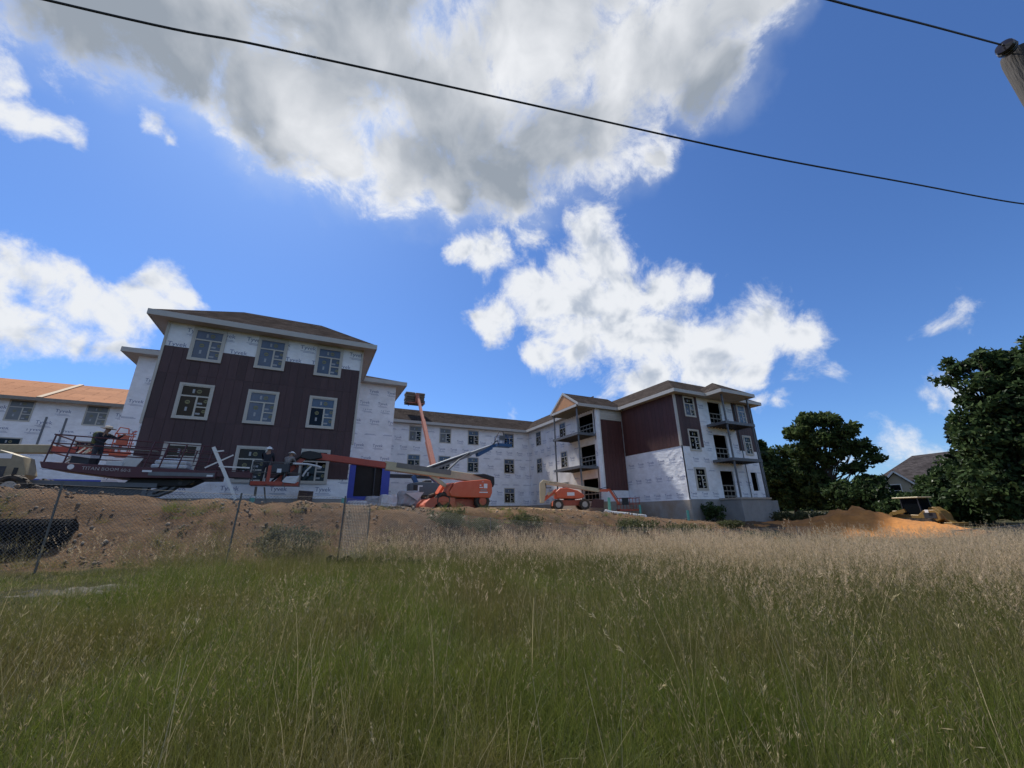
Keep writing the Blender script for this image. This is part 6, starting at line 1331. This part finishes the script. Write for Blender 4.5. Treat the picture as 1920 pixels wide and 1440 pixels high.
bush('shrub', 'dark green shrub against the concrete base of the end block', 28.6, 22.0, .95, 1.35, M_LEAFD, 41)
bush('shrub', 'low weeds at the right corner of the concrete porch base', 35.2, 20.5, 1.6, .8, M_WEED, 42)
bush('shrub', 'weeds on the waste ground right of the end block', 38.5, 20.4, 2.2, .6, M_WEED, 43)
bush('shrub', 'grey-green weed clump on the bank left of the mesh gate', -.35, 13.5, .85, .55, M_WEEDG, 44, .04, 130)
bush('shrub', 'tall weed clump on the bank in front of the orange lift', 4.9, 15.3, .8, .75, M_WEED, 45, .045, 70)
bush('shrub', 'low weed clump right of the tall weeds on the bank', 6.3, 15.3, .9, .40, M_WEED, 46, .045, 60)
bush('shrub', 'spreading weeds on the bank below the court', 8.6, 16.0, .9, .35, M_WEED, 47, .045, 60)
bush('shrub', 'weed clump on the bank below the white roll of sheeting', 15.6, 17.2, 1.4, .55, M_WEED, 48, .05, 110)
bush('shrub', 'weed clump at the foot of the bank below the concrete corner', 20.0, 17.4, 1.4, .6, M_WEED, 49, .05, 110)
bush('shrub', 'round weed clump on the bare earth before the end block', 26.6, 19.4, .8, .45, M_WEED, 50, .05, 110)
bush('shrub', 'weeds on the bare earth left of the orange heap', 24.2, 16.0, .8, .6, M_WEED, 51, .05, 110)

# rubble on the bank: small stones and clods, joined
def rubble(n, seed):
    g = np.random.default_rng(seed); ico = bmesh.new(); bmesh.ops.create_icosphere(ico, subdivisions=1, radius=1); bv = np.array([v.co[:] for v in ico.verts]); bf = np.array([[v.index for v in f.verts] for f in ico.faces]); ico.free()
    Vs = []; Fs = []; k = 0
    x = g.uniform(-13, 30, n); w = g.random(n); y = I(x, [-13, 0, 8, 15, 24, 30], [12.7, 12.9, 13.8, 15.5, 17, 18]) + (g.random(n) ** 1.3) * I(x, [-13, 8, 15, 30], [3.6, 4.2, 6, 5])
    dens = pnoise(x, y, .45, 5.5, 3); keep = dens + g.uniform(-.35, .35, n) > -.05; x = x[keep]; y = y[keep]
    z = gh(x, y)
    for i in range(len(x)):
        s = .014 + .036 * g.random() ** 2.2 * (1.8 if g.random() < .05 else 1); A = g.normal(size=(3, 3)); q, _ = np.linalg.qr(A); S = np.diag(s * g.uniform(.6, 1.5, 3))
        v = (bv * (1 + .10 * g.normal(size=(len(bv), 1)))) @ S @ q.T + np.array([x[i], y[i], z[i] + s * .6 + .03]); Vs.append(v); Fs.append(bf + k); k += len(bv)
    me = mesh_np('rubble', np.concatenate(Vs), np.concatenate(Fs), [M_CLOD]); o = link('rubble', me); tag(o, 'stones and clods of earth scattered over the bank', None, None, 'stuff')
rubble(5200, 3)

# ------------------------------------------------------------------ tall grass (one mass of tufts)
GC = {'leaf': ((.080, .130, .020), (.178, .205, .042)), 'stem': ((.12, .135, .038), (.19, .18, .07)), 'head': ((.18, .155, .07), (.27, .225, .125)), 'straw': ((.32, .27, .14), (.46, .39, .23)), 'pale': ((.46, .35, .225), (.60, .475, .325))}
M_GLEAF = leaf_mat('grass_leaf', *GC['leaf'], .42, True, ((.150, .134, .045), .48), gloss=.12)
M_GSTEM = leaf_mat('grass_stem', *GC['stem'], .3, True, gloss=.12)
M_GHEAD = leaf_mat('grass_seed_head', *GC['head'], .45, True, gloss=.12)
M_GPALE = leaf_mat('pale_seed_head', *GC['pale'], .45, True, gloss=.12)
M_GSTRAW = leaf_mat('dry_grass', *GC['straw'], .3, True, gloss=.12)
def tuft(seed, blades, stems, h_leaf, h_stem, spread, heads=True, dry=0.0, lean=.25, wid=.0055, leanx=0.0, nh=6, pale=False):
    g = np.random.default_rng(seed); V = []; F = []; Mi = []
    def strip(p, d, L, w, bend, m, segs=4, tip=.1):
        a = g.uniform(0, 2 * math.pi); sx = np.array([math.cos(a), math.sin(a), 0]); pos = np.array(p, float); dr = np.array(d, float); b0 = len(V)
        for i in range(segs + 1):
            t = i / segs; ww = w * (1 - t * (1 - tip)) * .5
            V.append(pos - sx * ww); V.append(pos + sx * ww)
            dr = dr + np.array([bend[0], bend[1], -abs(bend[2])]) / segs; dr /= np.linalg.norm(dr); pos = pos + dr * (L / segs)
        for i in range(segs): F.append((b0 + 2 * i, b0 + 2 * i + 1, b0 + 2 * i + 3, b0 + 2 * i + 2)); Mi.append(m)
        return pos, dr
    for k in range(blades):
        a = g.uniform(0, 2 * math.pi); r = spread * g.random() ** .6; p = (r * math.cos(a), r * math.sin(a), 0); b = g.uniform(.2, 1.3)
        d = np.array([math.cos(a) * lean * g.random() + leanx, math.sin(a) * lean * g.random(), 1.0]); d /= np.linalg.norm(d)
        strip(p, d, h_leaf * g.uniform(.5, 1.2), wid * g.uniform(.6, 1.4), (math.cos(a) * b * .8, math.sin(a) * b * .8, b * .55), 3 if g.random() < dry else 0)
    for k in range(stems):
        a = g.uniform(0, 2 * math.pi); r = spread * g.random() ** .5; p = (r * math.cos(a), r * math.sin(a), 0); d = np.array([g.normal() * .10 + leanx, g.normal() * .10, 1]); d /= np.linalg.norm(d)
        m = 3 if g.random() < dry else 1
        L = h_stem * g.uniform(.72, 1.12); e, dd = strip(p, d, L, .0058 if blades < 5 else .0030, (g.normal() * .16 + leanx * .5, g.normal() * .16, .05), m, 3, .5)
        if heads:
            hl = g.uniform(.10, .20)
            for q in range(int(nh * g.uniform(.7, 1.3))):
                t = g.random(); base = e - dd * hl * (1 - t); o = g.normal(size=3) * np.array([1, 1, .5]); o /= np.linalg.norm(o); dd2 = o * .6 + dd * 1.1; dd2 /= np.linalg.norm(dd2); l = g.uniform(.02, .05) * (1.25 - t * .6); s = np.cross(dd2, g.normal(size=3)); s = s / (np.linalg.norm(s) + 1e-9) * .0020
                b0 = len(V); V.extend([base, base + dd2 * l * .6 + s, base + dd2 * l, base + dd2 * l * .6 - s]); F.append((b0, b0 + 1, b0 + 2, b0 + 3)); Mi.append(4 if pale else 3 if m == 3 else 2)
    return mesh_np('grass_tuft', np.array(V), np.array(F), [M_GLEAF, M_GSTEM, M_GHEAD, M_GSTRAW, M_GPALE], np.array(Mi))
gcol = bpy.data.collections.new('grass_kinds')
kinds = [tuft(101, 70, 3, .46, .66, .16), tuft(102, 64, 5, .42, .70, .18), tuft(103, 76, 2, .50, .6, .15, lean=.4),       # 0-2 green
         tuft(104, 44, 13, .42, .80, .20), tuft(105, 40, 15, .42, .86, .22), tuft(106, 42, 14, .42, .78, .22, leanx=-.12),   # 3-5 seeding
         tuft(107, 30, 10, .36, .74, .15, True, .65, .5), tuft(108, 24, 5, .32, .66, .14, False, .8, .6),             # 6-7 dry
         tuft(109, 60, 0, .22, .3, .17, False, .05, .7), tuft(110, 54, 2, .28, .40, .18, True, .05, .6),               # 8-9 short
         tuft(111, 40, 0, .16, .2, .20, False, .0, 1.0, .016),
         tuft(112, 30, 20, .40, .80, .22, nh=13, pale=True), tuft(113, 28, 22, .38, .86, .24, nh=13, pale=True, leanx=-.1),
         tuft(114, 0, 3, .3, .88, .10, dry=1.0, nh=9, leanx=.12), tuft(115, 3, 2, .3, .95, .08, dry=1.0, nh=16, leanx=-.25)]                    # 13-14 lone straw stalks                                                       # 10 broad weeds
for i, me in enumerate(kinds):
    o = bpy.data.objects.new('%02d_grass_tuft' % i, me); gcol.objects.link(o)
def grass_points():
    g = np.random.default_rng(77); out = []
    def ring(r0, r1, dens):
        n = int(dens * (math.radians(132) / 2) * (r1 * r1 - r0 * r0)); a = np.radians(g.uniform(-38, 94, n)); r = np.sqrt(g.uniform(r0 * r0, r1 * r1, n)); return r * np.sin(a), r * np.cos(a), r
    for r0, r1, dn in ((.75, 2.2, 95), (2.2, 4, 75), (4, 7, 52), (7, 11, 36), (11, 16, 26), (16, 23, 15), (23, 31, 8)):
        x, y, r = ring(r0, r1, dn)
        yend = I(x, [-20, -6, -3, 0, 2.5, 5, 8, 15, 24, 34, 60], [12.3, 12.4, 12.5, 12.5, 12.4, 11.8, 11.0, 9.4, 7.2, 7.5, 8])
        k = (y < yend + g.normal(size=len(y)) * .35) & (r < 24)
        k &= ~(((x + 3.45) / .95) ** 2 + ((y - 10.0) / .5) ** 2 < 1)
        out.append(np.stack([x[k], y[k], r[k]], 1))
    P_ = np.concatenate(out); x, y, r = P_.T; n = len(x)
    pn = pnoise(x, y, .22, 1.7, 3); pn2 = pnoise(x, y, .6, 8.2, 3); u = g.random(n)
    seedy = np.clip(I(x, [-8, -2, 1, 4, 8, 14], [.08, .12, .22, .40, .70, .9]) + .35 * pn + .02 * (r - 6), 0.02, .97) * I(r, [2, 6], [.45, 1.0])
    short = smooth((-1.2 - x) / 2.5) * smooth((y - 6.3) / 2.0) + .9 * smooth((1.0 - r) / .4)
    kind = np.where(u < seedy, 3 + g.integers(0, 3, n), g.integers(0, 3, n))
    dryp = np.clip(.05 + .22 * pn2, .01, .35); kind = np.where(g.random(n) < dryp, 6 + g.integers(0, 2, n), kind)
    sh = g.random(n) < short; kind = np.where(sh, 8 + g.integers(0, 2, n), kind)
    wd = (g.random(n) < np.clip(.16 + .4 * pnoise(x, y, .5, 4.4, 2), 0, .4)) & (r < 6); kind = np.where(wd, 10, kind)
    pl = (kind >= 3) & (kind <= 5) & (g.random(n) < np.clip((r - 3.8) / 7.0, 0, 1) * I(x, [0, 3, 8], [.12, .65, 1.0])); kind = np.where(pl, 11 + g.integers(0, 2, n), kind)
    lone = (g.random(n) < .035) & (r < 7); kind = np.where(lone, 13 + g.integers(0, 2, n), kind)
    sc = g.uniform(.8, 1.12, n) * (1 + .18 * pn) * np.where(sh, .9, 1.0)
    sc *= I(r, [.7, 1.6, 3, 8], [.52, .72, .92, 1.0]) * I(x, [-6, 0, 6, 14], [.88, .95, 1.0, 1.02])
    sc *= np.where((y > 11) & (x < 3), .75, 1.0) * I(r, [8, 13], [1.0, .86])
    rz = g.uniform(0, 2 * math.pi, n)
    lean = (.10 + .16 * np.abs(pn2)); la = np.radians(200) + .9 * pn * 3
    rot = np.stack([lean * np.sin(la) * .6 + .08 * g.normal(size=n), lean * np.cos(la) * .6 + .08 * g.normal(size=n), rz], 1)
    P0 = np.stack([x, y, gh(x, y) - .02], 1)
    m = 2600; bx = g.uniform(-13, 30, m); by2 = I(bx, [-13, 0, 8, 15, 24, 30], [12.7, 12.8, 12.6, 11.5, 11.5, 12]) + g.random(m) ** 1.5 * I(bx, [-13, 2, 8, 15, 24, 30], [2.2, 3.4, 5.0, 8.0, 9.0, 8.0])
    w = pnoise(bx, by2, .5, 12.3, 3) + I(bx, [-12, -2, 4, 12], [-.02, .08, .08, .12]); kp = w + g.uniform(-.25, .25, m) > .10; bx = bx[kp]; by2 = by2[kp]; m = len(bx)
    k2 = g.choice([0, 1, 6, 8, 9, 9, 10], m); s2 = g.uniform(.55, .95, m); r2 = np.stack([.1 * g.normal(size=m), .1 * g.normal(size=m), g.uniform(0, 6.28, m)], 1)
    return np.concatenate([P0, np.stack([bx, by2, gh(bx, by2) - .02], 1)]), np.concatenate([kind, k2]), np.concatenate([sc, s2]), np.concatenate([rot, r2])
def build_grass():
    P_, kind, sc, rot = grass_points(); n = len(P_); me = bpy.data.meshes.new('tall_grass'); me.vertices.add(n); me.vertices.foreach_set('co', P_.astype(np.float32).ravel())
    a = me.attributes.new('kind', 'INT', 'POINT'); a.data.foreach_set('value', kind.astype(np.int32)); a = me.attributes.new('size', 'FLOAT', 'POINT'); a.data.foreach_set('value', sc.astype(np.float32))
    a = me.attributes.new('turn', 'FLOAT_VECTOR', 'POINT'); a.data.foreach_set('vector', rot.astype(np.float32).ravel())
    o = link('tall_grass', me); tag(o, 'tall unmown grass with pale seed heads filling the field', None, None, 'stuff')
    ng = bpy.data.node_groups.new('grass', 'GeometryNodeTree'); ng.interface.new_socket('Geometry', in_out='INPUT', socket_type='NodeSocketGeometry'); ng.interface.new_socket('Geometry', in_out='OUTPUT', socket_type='NodeSocketGeometry')
    N = ng.nodes.new; L = ng.links.new; gi = N('NodeGroupInput'); go = N('NodeGroupOutput'); ip = N('GeometryNodeInstanceOnPoints'); ci = N('GeometryNodeCollectionInfo'); ci.inputs['Collection'].default_value = gcol; ci.inputs['Separate Children'].default_value = True; ci.inputs['Reset Children'].default_value = True
    def na(nm, ty): q = N('GeometryNodeInputNamedAttribute'); q.data_type = ty; q.inputs['Name'].default_value = nm; return q.outputs['Attribute']
    L(gi.outputs[0], ip.inputs['Points']); L(ci.outputs[0], ip.inputs['Instance']); ip.inputs['Pick Instance'].default_value = True; L(na('kind', 'INT'), ip.inputs['Instance Index'])
    e = N('FunctionNodeEulerToRotation'); L(na('turn', 'FLOAT_VECTOR'), e.inputs[0]); L(e.outputs[0], ip.inputs['Rotation']); L(na('size', 'FLOAT'), ip.inputs['Scale']); L(ip.outputs[0], go.inputs[0])
    md = o.modifiers.new('grass', 'NODES'); md.node_group = ng; print('grass tufts', n)
build_grass()
